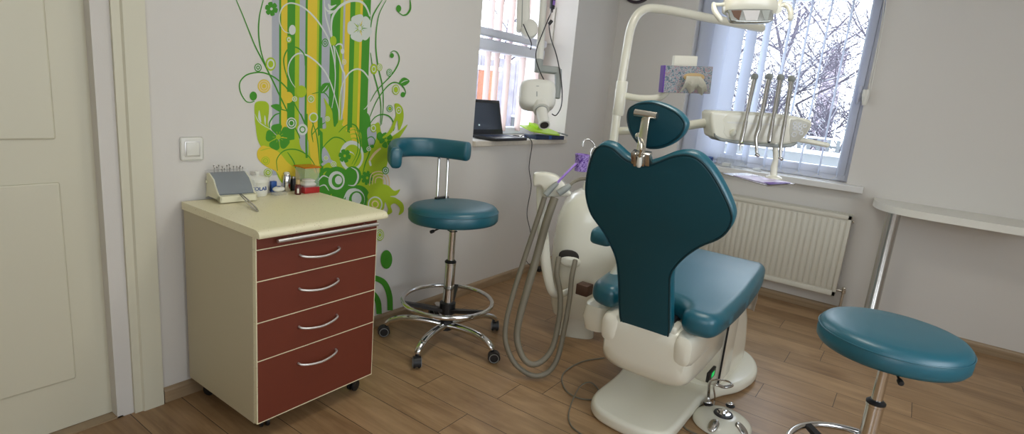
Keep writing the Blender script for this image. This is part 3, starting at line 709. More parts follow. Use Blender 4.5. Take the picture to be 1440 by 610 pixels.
def castor_small(x, y, ang, parent):
    bm = B(); d = V((math.cos(ang), math.sin(ang), 0)); n = V((-d.y, d.x, 0)); c = V((x, y, .027))
    cyl(bm, V((x, y, .06)), V((x, y, .087)), .006); obox(bm, (x, y, .0835), X_, Y_, Z_, .045, .045, .008, .002)
    obox(bm, c+d*.01+V((0, 0, .026)), d, n, Z_, .05, .036, .014, .005)
    k = build('castor', bm, M['black'], parent)
    bm = B()
    for s in (-1, 1): lathe(bm, [(.010, -.007), (.024, -.006), (.026, 0), (.024, .006), (.010, .007)], c+d*.014+n*(.012*s), n, 20)
    build('wheel', bm, M['black'], k)
for x, y, a in ((CL+.085, CF+.09, 1.2), (CR-.055, CF+.07, .3), (CL+.07, CBk-.06, 2), (CR-.05, CBk-.06, 1)): castor_small(x, y, a, cab)

# ------------------------------------------------------------------ things on the cabinet
ZT = .8555
# bur stand with clear hood
P0 = onz(330, 288, ZT); PR = onz(357, 284, ZT)
ax = (onz(357, 284, ZT)-onz(312, 288, ZT)); ax.z = 0; ax.normalize(); ay = V((-ax.y, ax.x, 0))
bs = thing('bur_stand', 'ivory dental bur stand with a grey sloping pad and clear hood', 'bur stand', onz(325, 282, ZT))
o0 = onz(309.5, 287, ZT)
def Q(u, v, z): return o0+ax*u+ay*(v*1.22)+Z_*z*1.05
W_ = .152; prof = [(0, .004), (.0, .028), (.018, .034), (.05, .085), (.085, .105), (.10, .10), (.105, .03), (.115, .0), (.09, .012), (.03, .012)]
bm = B()
for u0, u1 in ((0, .006), (W_-.006, W_)): prism(bm, [Q(u0, v, z) for v, z in prof], ax*(u1-u0))
prism(bm, [Q(.0, v, z) for v, z in [(0, .004), (0, .028), (.016, .030), (.03, .012)]], ax*W_)
prism(bm, [Q(.006, v, z) for v, z in [(.02, .012), (.018, .028), (.05, .078), (.085, .098), (.10, .09), (.10, .02)]], ax*(W_-.012)); build('stand', bm, M['ivory'], bs)
bm = B(); prism(bm, [Q(.006, v, z) for v, z in [(.018, .034), (.034, .064), (.052, .086), (.085, .106), (.085, .098), (.05, .078), (.018, .028)]], ax*(W_-.012)); build('pad', bm, M['greypad'], bs)
rnd = random.Random(1)
for i in range(16):
    bm = B(); b0 = Q(.014+i*.0078, .078+rnd.uniform(-.01, .006), .100); hh = rnd.uniform(.016, .036)
    cyl(bm, b0, b0+Z_*hh, .0009, seg=6); lathe(bm, [(.0006, 0), (.0030, .002), (.0028, .006), (.0006, .009)], b0+Z_*hh, seg=6); build('bur', bm, M['steel'], bs)
bm = B(); hp = [(-.004, .040), (.02, .062), (.045, .094), (.085, .118), (.11, .11)]
pts = [Q(-.004, v, z) for v, z in hp]+[Q(-.004, v, z-.0015) for v, z in hp[::-1]]
prism(bm, pts, ax*(W_+.008)); build('hood', bm, M['clear'], bs)
bm = B(); lathe(bm, [(.006, 0), (.006, .006), (.003, .007)], Q(-.001, .092, .07), -ax, 12); build('hinge', bm, M['ivory'], bs)
# tweezers leaning on its edge
a, b = onz(335, 270, ZT+.035), onz(363, 297, ZT+.002)
bm = B(); dd = (b-a).normalized(); sd = dd.cross(Z_).normalized()
for s in (-1, 1): tube(bm, [a+sd*.001*s, a+(b-a)*.35+sd*.0055*s, a+(b-a)*.8+sd*.006*s, b+sd*.001*s], [.0012, .0028, .0035, .002], 8, smooth=4)
single('tweezers', bm, M['steel'], 'steel tweezers resting across the front of the bur stand', 'tweezers')
# white lidded pot
c = onz(361.5, 274.5, ZT); pot = thing('disinfection_pot', 'round white lidded plastic pot with blue lettering behind the bur stand', 'pot', c)
R_ = .047
bm = B(); lathe(bm, [(.0, 0), (R_*.80, 0), (R_*.88, .006), (R_*.93, .03), (R_*.93, .060), (R_*.98, .064), (R_*.98, .070), (0, .070)], c); build('bowl', bm, M['whitep'], pot)
bm = B(); lathe(bm, [(R_*1.05, .063), (R_*1.07, .077), (R_*.98, .082), (R_*.2, .090), (.008, .091), (.012, .099), (.009, .106), (0, .107)], c); build('lid', bm, M['whitep'], pot)
def text_mesh(s, size):
    cu = bpy.data.curves.new('t', 'FONT'); cu.body = s; cu.size = size; cu.align_x = 'CENTER'; cu.align_y = 'CENTER'; cu.extrude = .0002; cu.offset = size*.025
    ob = bpy.data.objects.new('t', cu); COL.objects.link(ob); dg = bpy.context.evaluated_depsgraph_get()
    me = bpy.data.meshes.new_from_object(ob.evaluated_get(dg)); bm = B(); bm.from_mesh(me)
    bpy.data.objects.remove(ob); bpy.data.curves.remove(cu); bpy.data.meshes.remove(me); return bm
bm = text_mesh('ECOLAB', .0215); th0 = math.atan2(CAM.y-c.y, CAM.x-c.x)+.12
for v in bm.verts:
    a = th0+v.co.x/(R_*.94); rr = R_*.945+v.co.z; v.co = V((c.x+rr*math.cos(a), c.y+rr*math.sin(a), c.z+.036+v.co.y))
build('lettering', bm, M['bluetxt'], pot, smooth=False, label='blue capital letters')
# small blue box
c = onz(384, 269.5, ZT)
bm = B(); box(bm, c+V((-.014, -.010, 0)), c+V((.014, .012, .050)), .003)
single('blue_box', bm, M['blue'], 'small blue plastic box between the white pot and dispenser', 'box')
# white dispenser on a clear base
c = onz(392, 274, ZT); t = thing('floss_dispenser', 'small white oval dispenser on a clear base', 'dispenser', c)
bm = B(); box(bm, c+V((-.030, -.016, 0)), c+V((.030, .016, .016)), .003); build('base', bm, M['clear'], t)
bm = B(); pillow(bm, c+Z_*.027, X_, Y_, Z_, .028, .020, .012, 2, 2.2, 24, 5); build('shell', bm, M['whitep'], t)
bm = B(); lathe(bm, [(.009, 0), (.010, .003), (0, .0035)], c+Z_*.0365, sy=.8); build('button', bm, M['bluetxt'], t)
# silver canister and black one
c = onz(405, 266, ZT)+V((.02, .045, 0)); c = onz(403, 268, ZT)
t = thing('silver_canister', 'tall shiny silver canister behind the white dispenser', 'canister', c)
bm = B(); lathe(bm, [(.018, 0), (.019, .002), (.019, .072), (.016, .077), (0, .078)], c); build('body', bm, M['chrome'], t)
bm = B(); lathe(bm, [(.013, .077), (.013, .085), (.010, .088), (0, .089)], c); build('cap', bm, M['whitep'], t)
c = c+V((.034, -.004, 0)); t = thing('black_vial', 'slim black vial between the silver canister and brown bottle', 'vial', c)
bm = B(); lathe(bm, [(.011, 0), (.012, .002), (.012, .050), (.008, .056), (0, .057)], c); build('body', bm, M['black'], t)
bm = B(); lathe(bm, [(.008, .056), (.008, .066), (0, .067)], c); build('cap', bm, M['steel'], t)
# brown bottle
c = onz(419, 273, ZT); t = thing('brown_bottle', 'small brown bottle with tan cap before the clear container', 'bottle', c)
bm = B(); lathe(bm, [(.013, 0), (.0145, .002), (.0145, .040), (.010, .046), (.008, .048), (0, .048)], c); build('body', bm, M['brownb'], t)
bm = B(); lathe(bm, [(.0095, .047), (.0095, .066), (.008, .068), (0, .068)], c); build('cap', bm, M['tan'], t)
bm = B(); e = V((CAM.x-c.x, CAM.y-c.y, 0)).normalized(); obox(bm, c+e*.0143+Z_*.018, Z_.cross(e), e, Z_, .008, .002, .022, .0005); build('sticker', bm, M['paper'], t)
# red and clear container with orange lid
c = onz(432, 269.5, ZT); t = thing('clear_container', 'square clear container with red base and orange lid', 'container', c, rz=.12)
h = .040
bm = B(); box(bm, c+V((-h, -h, 0)), c+V((h, h, .028)), .003); build('base', bm, M['redp'], t, label='red base')
bm = B()
for lo, hi in (((-h+.002, -h+.002, .028), (h-.002, -h+.0035, .118)), ((-h+.002, h-.0035, .028), (h-.002, h-.002, .118)), ((-h+.002, -h+.0035, .028), (-h+.0035, h-.0035, .118)), ((h-.0035, -h+.0035, .028), (h-.002, h-.0035, .118))): box(bm, c+V(lo), c+V(hi))
build('clear_wall', bm, M['clear'], t, smooth=False)
bm = B(); prism(bm, [c+V(q) for q in ((-h-.004, -h-.004, .118), (h+.004, -h-.004, .118), (h+.004, h+.004, .118), (-h-.004, h+.004, .118))], (0, 0, .005)); build('lid', bm, M['orange'], t, smooth=False, label='orange lid')
bm = B(); pillow(bm, c+Z_*.038, X_, Y_, Z_, h-.006, h-.006, .014, 4, 2, 20, 4); pillow(bm, c+V((.006, 0, .054)), X_, Y_, Z_, h-.012, h-.012, .008, 3, 2, 20, 4); build('cotton_pads', bm, M['paper'], t, label='white cotton inside')

# ================================================================== STOOL
def wheel_castor(name, c, ang, parent):
    """c = pivot on the floor plane"""
    d = V((math.cos(ang), math.sin(ang), 0)); n = V((-d.y, d.x, 0)); c = V(c); w = c+d*.012+Z_*.030
    bm = B(); cyl(bm, c+Z_*.045, c+Z_*.078, .009); 
    # hood over the wheels
    rs = []
    for s in (-.019, .019): rs.append([w+n*s+d*(.033*math.cos(a))+Z_*(.033*math.sin(a)) for a in [PI*k/10 for k in range(-1, 12)]]+[w+n*s+d*(.018*math.cos(a))+Z_*(.018*math.sin(a)) for a in [PI*k/10 for k in range(11, -2, -1)]])
    rings(bm, rs); k = build(name, bm, M['black'], parent, world=False)
    bm = B(); 
    for s in (-1, 1): lathe(bm, [(.006, -.008), (.022, -.008), (.029, -.005), (.030, 0), (.029, .004), (.026, .006), (.006, .006)] if s > 0 else [(.006, -.006), (.026, -.006), (.029, -.004), (.030, 0), (.029, .005), (.022, .008), (.006, .008)], w+n*(.013*s), n, 24)
    build('wheel', bm, M['black'], k, world=False)
    bm = B()
    for s in (-1, 1): torus(bm, w+n*(.0205*s), .0235, .0022, n, 24, 6)
    build('wheel_rim', bm, M['rubber'], k, world=False)
def make_stool(loc, label, seat_z, seat_r, base_rot, back=True, tiltdir=None, ringz=.245, co=0):
    t = thing('dental_stool', label, 'stool', loc, 'teal dental stools')
    bm = B(); R_ = .345
    lathe(bm, [(.030, .075), (.036, .080), (.036, .135), (.028, .140)], seg=24); build('hub', bm, M['black'], t, world=False)
    for k in range(5):
        a = base_rot+2*PI*k/5; d = V((math.cos(a), math.sin(a), 0)); bm = B()
        pts = [d*.025+Z_*.105, d*.12+Z_*.118, d*.22+Z_*.120, d*.29+Z_*.105, d*.325+Z_*.085, d*.333+Z_*.070]
        tube(bm, pts, [.023, .0225, .0215, .020, .018, .015], 14, smooth=5, flat=.85); build('leg', bm, M['chrome'], t, world=False)
        wheel_castor('castor', d*.335, a+rnd.uniform(-1.2, 1.2), t)
    # foot ring with three arms
    bm = B(); torus(bm, (0, 0, ringz), .245, .0125, seg=72, rs=12); build('foot_ring', bm, M['chrome'], t, world=False)
    bm = B()
    for k in range(3):
        a = base_rot+.45+2*PI*k/3; d = V((math.cos(a), math.sin(a), 0)); n = V((-d.y, d.x, 0))
        prism(bm, [d*.028+n*.024+Z_*(ringz-.062), d*.028-n*.024+Z_*(ringz-.062), d*.238-n*.013+Z_*(ringz-.006), d*.238+n*.013+Z_*(ringz-.006)], (0, 0, .018))
    lathe(bm, [(.034, ringz-.075), (.044, ringz-.070), (.044, ringz-.010), (.036, ringz-.006)], seg=24); build('ring_arms', bm, M['black'], t, world=False)
    bm = B(); lathe(bm, [(.029, .13), (.029, .455+co), (.031, .457+co), (.031, .465+co)], seg=28); build('outer_column', bm, M['chrome'], t, world=False)
    bm = B(); lathe(bm, [(.0315, .465+co), (.0315, .472+co), (.022, .480+co)], seg=24); build('collar', bm, M['black'], t, world=False)
    bm = B(); lathe(bm, [(.0185, .44), (.0185, seat_z-.13), (.0185, seat_z-.09)], seg=24); build('gas_column', bm, M['chrome'], t, world=False)
    bm = B(); box(bm, (-.07, -.05, seat_z-.108), (.07, .05, seat_z-.088), .005); build('seat_plate', bm, M['black'], t, world=False)
    # seat cushion, slightly tilted
    bm = B(); th = .085
    prof = [(0, -.0), (seat_r*.90, 0), (seat_r*.96, .004), (seat_r*.995, .016), (seat_r, .035), (seat_r*.995, .055), (seat_r*.97, .072), (seat_r*.92, .083), (seat_r*.8, .090), (seat_r*.5, .094), (0, .095)]
    lathe(bm, prof, (0, 0, 0), seg=64)
    tm = Matrix.Translation((0, 0, seat_z-.09))
    if tiltdir is not None: tm = tm @ Matrix.Rotation(math.radians(2.2), 4, V((math.cos(tiltdir), math.sin(tiltdir), 0)))
    bm.transform(tm); s = build('seat', bm, M['teal'], t, world=False, angle=80)
    bm = B(); torus(bm, (0, 0, .060), seat_r*.995, .0022, seg=72, rs=6); bm.transform(tm); build('piping', bm, M['teal'], s, world=False)
    bm = B(); a = 3.35; d = V((math.cos(a), math.sin(a), 0))
    tube(bm, [d*.05+Z_*(seat_z-.10), d*.20+Z_*(seat_z-.108)], .004, 8); lathe(bm, [(.006, 0), (.009, .006), (.009, .026), (.006, .030)], d*.195+Z_*(seat_z-.108), d, 14); build('lever', bm, M['black'], t, world=False)
    return t
rnd = random.Random(5)
SX, SY = -2.463, -.415
st = make_stool((SX, SY, 0), 'teal round stool with curved padded armrest beside the cabinet', .787, .240, math.radians(125), tiltdir=math.radians(190))
# curved back pad carried on two chrome rods (first stool only)
def W2L(p): return V(p)-V((SX, SY, 0))
Dr = 3.13
for dx in (0, 12.5):
    top = at(618+dx, 212, Dr+.03); bot = at(615+dx, 278, Dr+.03)
    bm = B(); tube(bm, [top, bot, bot-Z_*.06], .0085, 12); build('back_rod', bm, M['chrome'], st)
bm = B(); q = at(621, 280, Dr+.03); obox(bm, q-Z_*.0, X_, Y_, Z_, .10, .02, .03, .004); obox(bm, (q.x*.5+SX*.5, q.y*.5+SY*.5, .642), V((q.x-SX, q.y-SY, 0)), V((-(q.y-SY), q.x-SX, 0)), Z_, .22, .04, .006, .001); build('rod_bracket', bm, M['black'], st)
path = [at(557, 222, 2.84), at(553, 216, 2.90), at(558, 209, 2.99), at(575, 206.5, 3.07), at(605, 207, 3.12), at(635, 210, 3.10), at(657, 213, 3.06)]
P = smoothpath(path, 7); n = len(P); rs = []
for i, p in enumerate(P):
    d = P[min(n-1, i+1)]-P[max(0, i-1)]; d.z = 0; d.normalize(); nn = V((-d.y, d.x, 0)); k = min(1, .80+i/n*.5)
    rs.append(superring(p, nn, Z_, .030, .052, 3.2, 24))
def shrink(r, f, off): 
    c = sum(r, V((0, 0, 0)))/len(r); return [c+(q-c)*f+off for q in r]
d0 = (P[0]-P[1]).normalized(); d1 = (P[-1]-P[-2]).normalized()
rs = [shrink(rs[0], .72, d0*.012), shrink(rs[0], .92, d0*.007)]+rs+[shrink(rs[-1], .92, d1*.007), shrink(rs[-1], .72, d1*.012)]
bm = B(); rings(bm, rs); bk = build('curved_backrest', bm, M['teal'], st, angle=80)
bm = B(); tube(bm, [q*1.0 for q in rs[2]], .0016, 6, closed=True); build('piping', bm, M['teal'], bk)

# second stool, right foreground
make_stool((-2.395, -2.405, 0), 'round teal stool cropped by the right foreground, near the table pole', .72, .232, math.radians(150), tiltdir=None, ringz=.185, co=-.035)

# ================================================================== RADIATOR
t = thing('radiator', 'white ribbed panel radiator on the wall under the large window', 'radiator', (-.075, -1.5, .165))
y0, y1, z0, z1 = -2.066, -.86, .165, .765
bm = B(); box(bm, (-.118, y0, z0), (-.112, y1, z1), .002); 
rs = []; ny = int((y1-y0-.05)/.0395); pr = []
for k in range(ny):
    yy = y0+.03+k*.0395
    box(bm, (-.125, yy+.0045, z0+.045), (-.115, yy+.0350, z1-.045), .006, 2)
box(bm, (-.128, y0, z1-.035), (-.115, y1, z1-.003), .003); box(bm, (-.128, y0, z0), (-.115, y1, z0+.035), .003); box(bm, (-.128, y0, z0), (-.115, y0+.025, z1-.003), .003)
build('front_panel', bm, M['rad'], t, angle=30)
bm = B(); box(bm, (-.04, y0+.01, z0+.01), (-.032, y1, z1-.01), .002); box(bm, (-.112, y0+.002, z0+.01), (-.035, y0+.006, z1-.004)); build('back_panel', bm, M['rad'], t, smooth=False)
bm = B()
yy = y0+.01
while yy < y1-.02: box(bm, (-.112, yy, z1-.008), (-.038, yy+.006, z1)); yy += .0165
box(bm, (-.118, y0, z1-.006), (-.108, y1, z1+.001)); box(bm, (-.045, y0, z1-.006), (-.035, y1, z1+.001)); box(bm, (-.079, y0, z1-.006), (-.073, y1, z1+.001)); build('top_grille', bm, M['rad'], t, smooth=False)
bm = B(); c = V((-.075, y0-.045, .205)); cyl(bm, (-.075, y0+.005, .205), c, .008); lathe(bm, [(.012, -.016), (.016, -.012), (.016, .012), (.012, .016)], c, seg=20); lathe(bm, [(.012, 0), (.014, .01), (.010, .018)], c+Z_*.014, seg=16); cyl(bm, c, c-Z_*.204, .009); build('valve', bm, M['brass'], t)
bm = B(); lathe(bm, [(.007, 0), (.009, .004), (.009, .014), (.005, .016)], (-.075, y0-.000, .715), (0, -1, 0), 16); build('bleed_valve', bm, M['brass'], t)
bm = B(); 
for yy in (-1.1, -1.85): box(bm, (-.035, yy, .2), (-.001, yy+.03, .72), .002)
build('bracket', bm, M['rad'], t)

# ================================================================== side table on the right
t = thing('side_table', 'white rounded table top on a single steel pole by the right edge', 'table', (-.34, -2.30, 0))
c = V((-.30, -2.62, 0)); bm = B()
pts = []
for q in ((-.002, -2.165), (-.10, -2.165), (-.22, -2.19), (-.33, -2.25), (-.40, -2.36), (-.42, -2.5), (-.42, -2.9), (-.40, -3.05), (-.002, -3.08)): pts.append(V((q[0], q[1], .858)))
P = pts[:1]+[p for p in smoothpath(pts[1:-1], 5)]+pts[-1:]
prism(bm, P, (0, 0, .045)); build('table_top', bm, M['deskw'], t, angle=50)
lp = V((-.34, -2.30, 0)); bm = B(); lathe(bm, [(.048, .006), (.043, .010), (.040, .014), (.040, .857)], lp, seg=32); build('pole', bm, M['steel'], t)
bm = B(); lathe(bm, [(.07, 0), (.07, .006), (.05, .008), (.0, .008)], lp, seg=32); build('floor_plate', bm, M['steel'], t)

# ================================================================== DENTAL CHAIR
CY0 = -1.565
ch = thing('dental_chair', 'teal dental treatment chair on a cream base seen from behind', 'dental chair', (-2.0, CY0, 0))
# base plate
bp = [(-2.55, -1.40), (-2.585, -1.50), (-2.585, -1.63), (-2.55, -1.72), (-2.45, -1.745), (-2.1, -1.75), (-1.95, -1.79), (-1.8, -1.86), (-1.6, -1.885), (-1.42, -1.82), (-1.32, -1.68), (-1.30, -1.55), (-1.33, -1.38), (-1.45, -1.25), (-1.62, -1.21), (-1.82, -1.24), (-2.0, -1.31), (-2.2, -1.34), (-2.45, -1.345)]
bm = B(); pad(bm, [V((a, b, 0.0)) for a, b in bp], Z_, .062, .022, 5, 5); build('base_plate', bm, M['chairw'], ch)
# pedestal
bm = B()
loft(bm, [(V((-1.68, CY0-.02, .055)), .33, .205, 4), (V((-1.69, CY0-.02, .15)), .32, .205, 4), (V((-1.73, CY0-.02, .30)), .30, .20, 4), (V((-1.78, CY0-.015, .42)), .28, .19, 4), (V((-1.80, CY0-.01, .53)), .27, .185, 4)])
ped = build('pedestal', bm, M['chairw'], ch)
sq = ony(1000.5, 525.5, CY0-.228)
bm = B(); box(bm, sq+V((-.055, -.006, -.022)), sq+V((.045, .008, .024)), .003); sw = build('power_switch', bm, M['black'], ped, label='black switch glowing green')
bm = B(); box(bm, sq+V((-.020, -.008, -.010)), sq+V((.020, -.005, .012)), .001); build('lamp', bm, M['led'], sw)
# link panel with the black seam
bm = B(); box(bm, (-2.015, CY0-.224, .085), (-1.80, CY0-.10, .50), .02, 3); build('side_cover', bm, M['chairw'], ped)
bm = B(); box(bm, (-2.022, CY0-.2275, .10), (-2.014, CY0-.219, .50), .001); build('seam', bm, M['black'], ped)
# rear shell under the seat
bm = B()
secs = []
for x, yw, zc, zh, e in ((-2.52, .150, .375, .060, 3), (-2.515, .180, .375, .100, 3.5), (-2.49, .197, .372, .125, 4), (-2.44, .203, .370, .137, 4.5), (-2.30, .208, .375, .135, 5), (-2.05, .215, .385, .125, 5), (-2.025, .208, .385, .118, 5)):
    secs.append(superring(V((x, CY0-.005, zc)), Y_, Z_, yw, zh, e, 40))
rings(bm, secs)
for s_ in (-1, 1):
    yc = CY0-.005+s_*.165
    rings(bm, [superring(V((x, yc, zc)), Y_, Z_, a, b, 3.2, 28) for x, zc, a, b in ((-2.528, .430, .020, .035), (-2.518, .430, .036, .060), (-2.48, .430, .044, .074), (-2.35, .43, .046, .078), (-2.20, .42, .046, .075))])
bm2 = B(); box(bm2, (-2.50, CY0-.13, .475), (-2.40, CY0+.12, .512), .012, 3); merge(bm, bm2)
build('rear_shell', bm, M['chairw'], ch)
bm = B(); DP = V((.0, -.03, -.035)); loft(bm, [(a+DP, b, c, d) for a, b, c, d in [(V((-2.29, -1.24, .36)), .08, .035, 3), (V((-2.29, -1.24, .37)), .12, .06, 3), (V((-2.29, -1.24, .43)), .135, .075, 3), (V((-2.29, -1.24, .49)), .12, .065, 3), (V((-2.29, -1.24, .505)), .09, .045, 3)]]); build('side_pod', bm, M['chairw'], ch)
bm = B(); box(bm, (-2.47, CY0-.10, .47), (-2.05, CY0+.10, .525), .01); build('hinge_block', bm, M['black'], ch)
# seat cushion
so = [(-2.475, -1.285), (-2.515, -1.345), (-2.505, -1.405), (-2.43, -1.435), (-2.39, -1.50), (-2.385, -1.62), (-2.43, -1.69), (-2.505, -1.712), (-2.525, -1.78), (-2.49, -1.845), (-2.35, -1.862), (-2.1, -1.865), (-1.8, -1.85), (-1.58, -1.825), (-1.44, -1.79), (-1.33, -1.73), (-1.28, -1.65), (-1.265, -1.55), (-1.28, -1.45), (-1.33, -1.37), (-1.44, -1.31), (-1.58, -1.28), (-1.8, -1.262), (-2.1, -1.26), (-2.35, -1.262)]
bm = B(); P = smoothpath([V((a, b, 0)) for a, b in so], 5, True)
# a grid-like cushion: rings inset by profile, then flattened and drooping towards the foot
pad(bm, [V((a, b, .505)) for a, b in so], Z_, .105, .042, 5, 7)
for k in range(26): bmesh.ops.bisect_plane(bm, geom=bm.verts[:]+bm.edges[:]+bm.faces[:], plane_co=(-2.5+k*.05, 0, 0), plane_no=(1, 0, 0))
for k in range(9): bmesh.ops.bisect_plane(bm, geom=bm.verts[:]+bm.edges[:]+bm.faces[:], plane_co=(0, -1.80+k*.06, 0), plane_no=(0, 1, 0))
for v in bm.verts:
    x = v.co.x; s = max(0, (x+1.75)); v.co.z += -.10*s*s -1.5*max(0, x+1.6)**2 + .03*max(0, min(1, (x+2.4)/.5))*(1 if v.co.z > .55 else .3)
seat = build('seat_cushion', bm, M['teal'], ch, angle=70)
bm = B(); loft(bm, [(V((-1.65, CY0, .45)), .42, .16, 4), (V((-1.65, CY0, .49)), .48, .20, 4), (V((-1.66, CY0, .515)), .48, .20, 4)]); 
for v in bm.verts:
    s = max(0, v.co.x+1.5); v.co.z -= .10*(s+.25)**2+1.3*s*s
build('seat_frame', bm, M['chairw'], ch)
bm = B(); fo = V((-1.09, -1.60, .37))
P = [(-1.40, -1.78, .44), (-1.28, -1.73, .41), (-1.245, -1.55, .40), (-1.28, -1.38, .41), (-1.40, -1.32, .44)]
rs = []
for dz, k in ((.035, 0), (0, .0), (-.06, .01), (-.12, -.01), (-.125, -.012)): rs.append([V((a+k, b, c+dz)) for a, b, c in smoothpath(P, 5)]+[V((a+k-.006, b, c+dz)) for a, b, c in smoothpath(P, 5)[::-1]])
rings(bm, rs); build('foot_cover', bm, M['clearw'], ch, label='clear plastic foot cover')
# backrest
bp0 = V((-2.50, CY0, .45)); bu = V((-.30, 0, .76)).normalized(); bn = V((bu.z, 0, -bu.x)).normalized()     # bn faces the patient
seam = [(905, 231), (892, 228), (879, 221), (870, 213), (861, 206), (846.7, 203), (836, 210), (828.5, 229), (823.5, 255), (824, 278), (831, 301), (845, 321), (855, 338), (865.6, 363), (869, 391), (870, 424), (872, 448), (878, 457.5), (908, 467), (936, 474.5), (942.5, 466), (943, 440), (943.5, 410), (945.5, 385), (962, 364), (985, 347.5), (1010, 337), (1024, 326), (1031, 311), (1030, 297), (1020, 273), (1003, 243), (985, 223), (967, 216), (946, 218), (922, 227)]
sp3 = [onplane(x, y, bp0, bn) for x, y in seam]
cen = sum(sp3, V((0, 0, 0)))/len(sp3)
bm = B(); pad(bm, [p+bn*.004 for p in sp3], bn, .050, .018, 5, 6); back = build('backrest', bm, M['teal'], ch, angle=80)
# dark rear panel, inset and slightly proud
def inset(pts, d, nrm):
    m = len(pts); out = []
    for i in range(m):
        t = (pts[(i+1) % m]-pts[i-1]).normalized(); out.append(pts[i]+V(nrm).cross(t)*d)
    return out
sm_ = smoothpath(sp3, 4, True)
a_ = sum(((sm_[i]-cen).cross(sm_[(i+1) % len(sm_)]-cen)).dot(bn) for i in range(len(sm_)))
ins = inset(sm_, .007*(1 if a_ > 0 else -1), bn)
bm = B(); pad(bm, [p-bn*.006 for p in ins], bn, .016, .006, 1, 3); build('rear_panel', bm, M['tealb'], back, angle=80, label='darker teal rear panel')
bm = B(); tube(bm, [p-bn*.003 for p in inset(sm_, .004*(1 if a_ > 0 else -1), bn)], .0035, 6, closed=True); build('piping', bm, M['tealp'], back)
# headrest
hseam = [(890, 150), (903, 144.5), (920, 143.5), (940, 149.5), (955, 158), (964, 168), (965.5, 177), (960, 189), (948, 199), (935, 205), (923, 207.5), (912, 206), (899, 199), (889.5, 185), (885.5, 171.5), (885.5, 159)]
hp0 = V((-2.70, CY0, 1.34)); hu = V((-.12, 0, 1)).normalized(); hn = V((hu.z, 0, -hu.x))
h3 = [onplane(924+(x-924)*1.05-2.5, 176+(y-176)*1.07+1, hp0, hn) for x, y in hseam]
bm = B(); pad(bm, h3, hn, .050, .020, 5, 6); head = build('headrest', bm, M['teal'], ch, angle=80)
hc = sum(h3, V((0, 0, 0)))/len(h3); hs = smoothpath(h3, 4, True)
a_ = sum(((hs[i]-hc).cross(hs[(i+1) % len(hs)]-hc)).dot(hn) for i in range(len(hs)))
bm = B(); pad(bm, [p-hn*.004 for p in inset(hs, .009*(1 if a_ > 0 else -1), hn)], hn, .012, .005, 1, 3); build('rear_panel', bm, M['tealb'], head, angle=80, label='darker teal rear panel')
bm = B(); tube(bm, [p-hn*.002 for p in inset(hs, .006*(1 if a_ > 0 else -1), hn)], .003, 6, closed=True); build('piping', bm, M['tealp'], head)
# headrest mechanism
def hpnt(x, y, off): return onplane(x, y, hp0, hn)-hn*off
bm = B(); cyl(bm, hpnt(896, 157.5, .018), hpnt(927, 162.5, .018), .014); 
for q in ((899, 158), (923, 162)): cyl(bm, hpnt(*q, .0), hpnt(*q, .018), .009)
build('cross_bar', bm, M['brass'], head)
a, b = hpnt(912, 163, .022), onplane(905, 216, bp0, bn)-bn*.03
bm = B(); d = (b-a).normalized(); sd = d.cross(hn).normalized(); obox(bm, (a+b)/2, sd, d, hn, .034, (b-a).length, .012, .003)
build('headrest_bar', bm, M['brass'], ch)
bm = B(); c = hpnt(905, 189, .042); pillow(bm, c, X_, Y_, Z_, .014, .014, .014, 2, 2, 20, 6); cyl(bm, c, c+hn*.02, .006)
LV = onplane(905, 225, bp0, bn)-bn*.055; nL = -bn
def lvp(x, y): return onplane(x, y, LV, bn)
lv = [c, lvp(902, 205), lvp(900, 218), lvp(899, 226)]; tube(bm, lv, [.006, .006, .005, .005], 10, smooth=3); k = build('clamp_lever', bm, M['brass'], ch)
bm = B(); tube(bm, [lvp(899.5, 223), lvp(898.5, 232)], [.008, .0095], 12, roundend=True); build('lever_grip', bm, M['whitep'], k, label='white grip')
bm = B(); c = onplane(905, 219, bp0, bn)-bn*.016; obox(bm, c, Y_, bu, bn, .070, .046, .030, .004); obox(bm, c-hn*.018+V((0, .014, -.004)), Y_, bu, bn, .012, .05, .02, .003); obox(bm, c-hn*.018+V((0, -.016, -.004)), Y_, bu, bn, .012, .04, .02, .003); build('clamp_housing', bm, M['steel'], ch)
# armrest on the left
ac = at(843, 336, 2.42)
bm = B(); secs = []
for s, a, b in ((0, .034, .020), (.010, .048, .030), (.03, .053, .034), (.25, .050, .030), (.30, .042, .024), (.31, .028, .014)): secs.append(superring(ac+V((s, s*.10, s*.10)), Y_, Z_, a, b, 4, 28))
rings(bm, secs); arm = build('armrest', bm, M['teal'], ch, angle=80)
bm = B(); tube(bm, [ac+V((.22, -.02, 0)), ac+V((.24, -.03, -.10)), V((ac.x+.20, -1.27, .52))], .018, 14, smooth=4); build('armrest_support', bm, M['chairw'], arm)

# ------------------------------------------------------------------ foot pedal
pc = V((-2.175, -1.868, 0)); t = thing('foot_pedal', 'round cream foot pedal with chrome knobs on the floor', 'foot pedal', pc)
bm = B(); lathe(bm, [(.125, .0), (.130, .004), (.128, .016), (.116, .028), (.09, .042), (.05, .050), (0, .052)], pc, seg=48); build('housing', bm, M['unit'], t)
bm = B(); lathe(bm, [(.040, .046), (.043, .052), (.041, .057), (.030, .058)], pc, seg=32); build('ring', bm, M['black'], t)
bm = B(); lathe(bm, [(.030, .052), (.030, .060), (.017, .062), (.012, .072), (0, .073)], pc, seg=28); build('centre_knob', bm, M['chrome'], t)
for q in ((996, 567.5), (1027, 569.5)):
    c = onz(*q, .044); bm = B(); lathe(bm, [(.020, -.006), (.022, -.001), (.020, .001), (.0, .0015)], c, (0, 0, 1), 20); k = build('button_well', bm, M['black'], t)
    bm = B(); pillow(bm, c+Z_*.007, V((.6, -.8, 0)), V((.8, .6, 0)), Z_, .018, .011, .008, 2, 2, 20, 5); build('button', bm, M['chrome'], k)
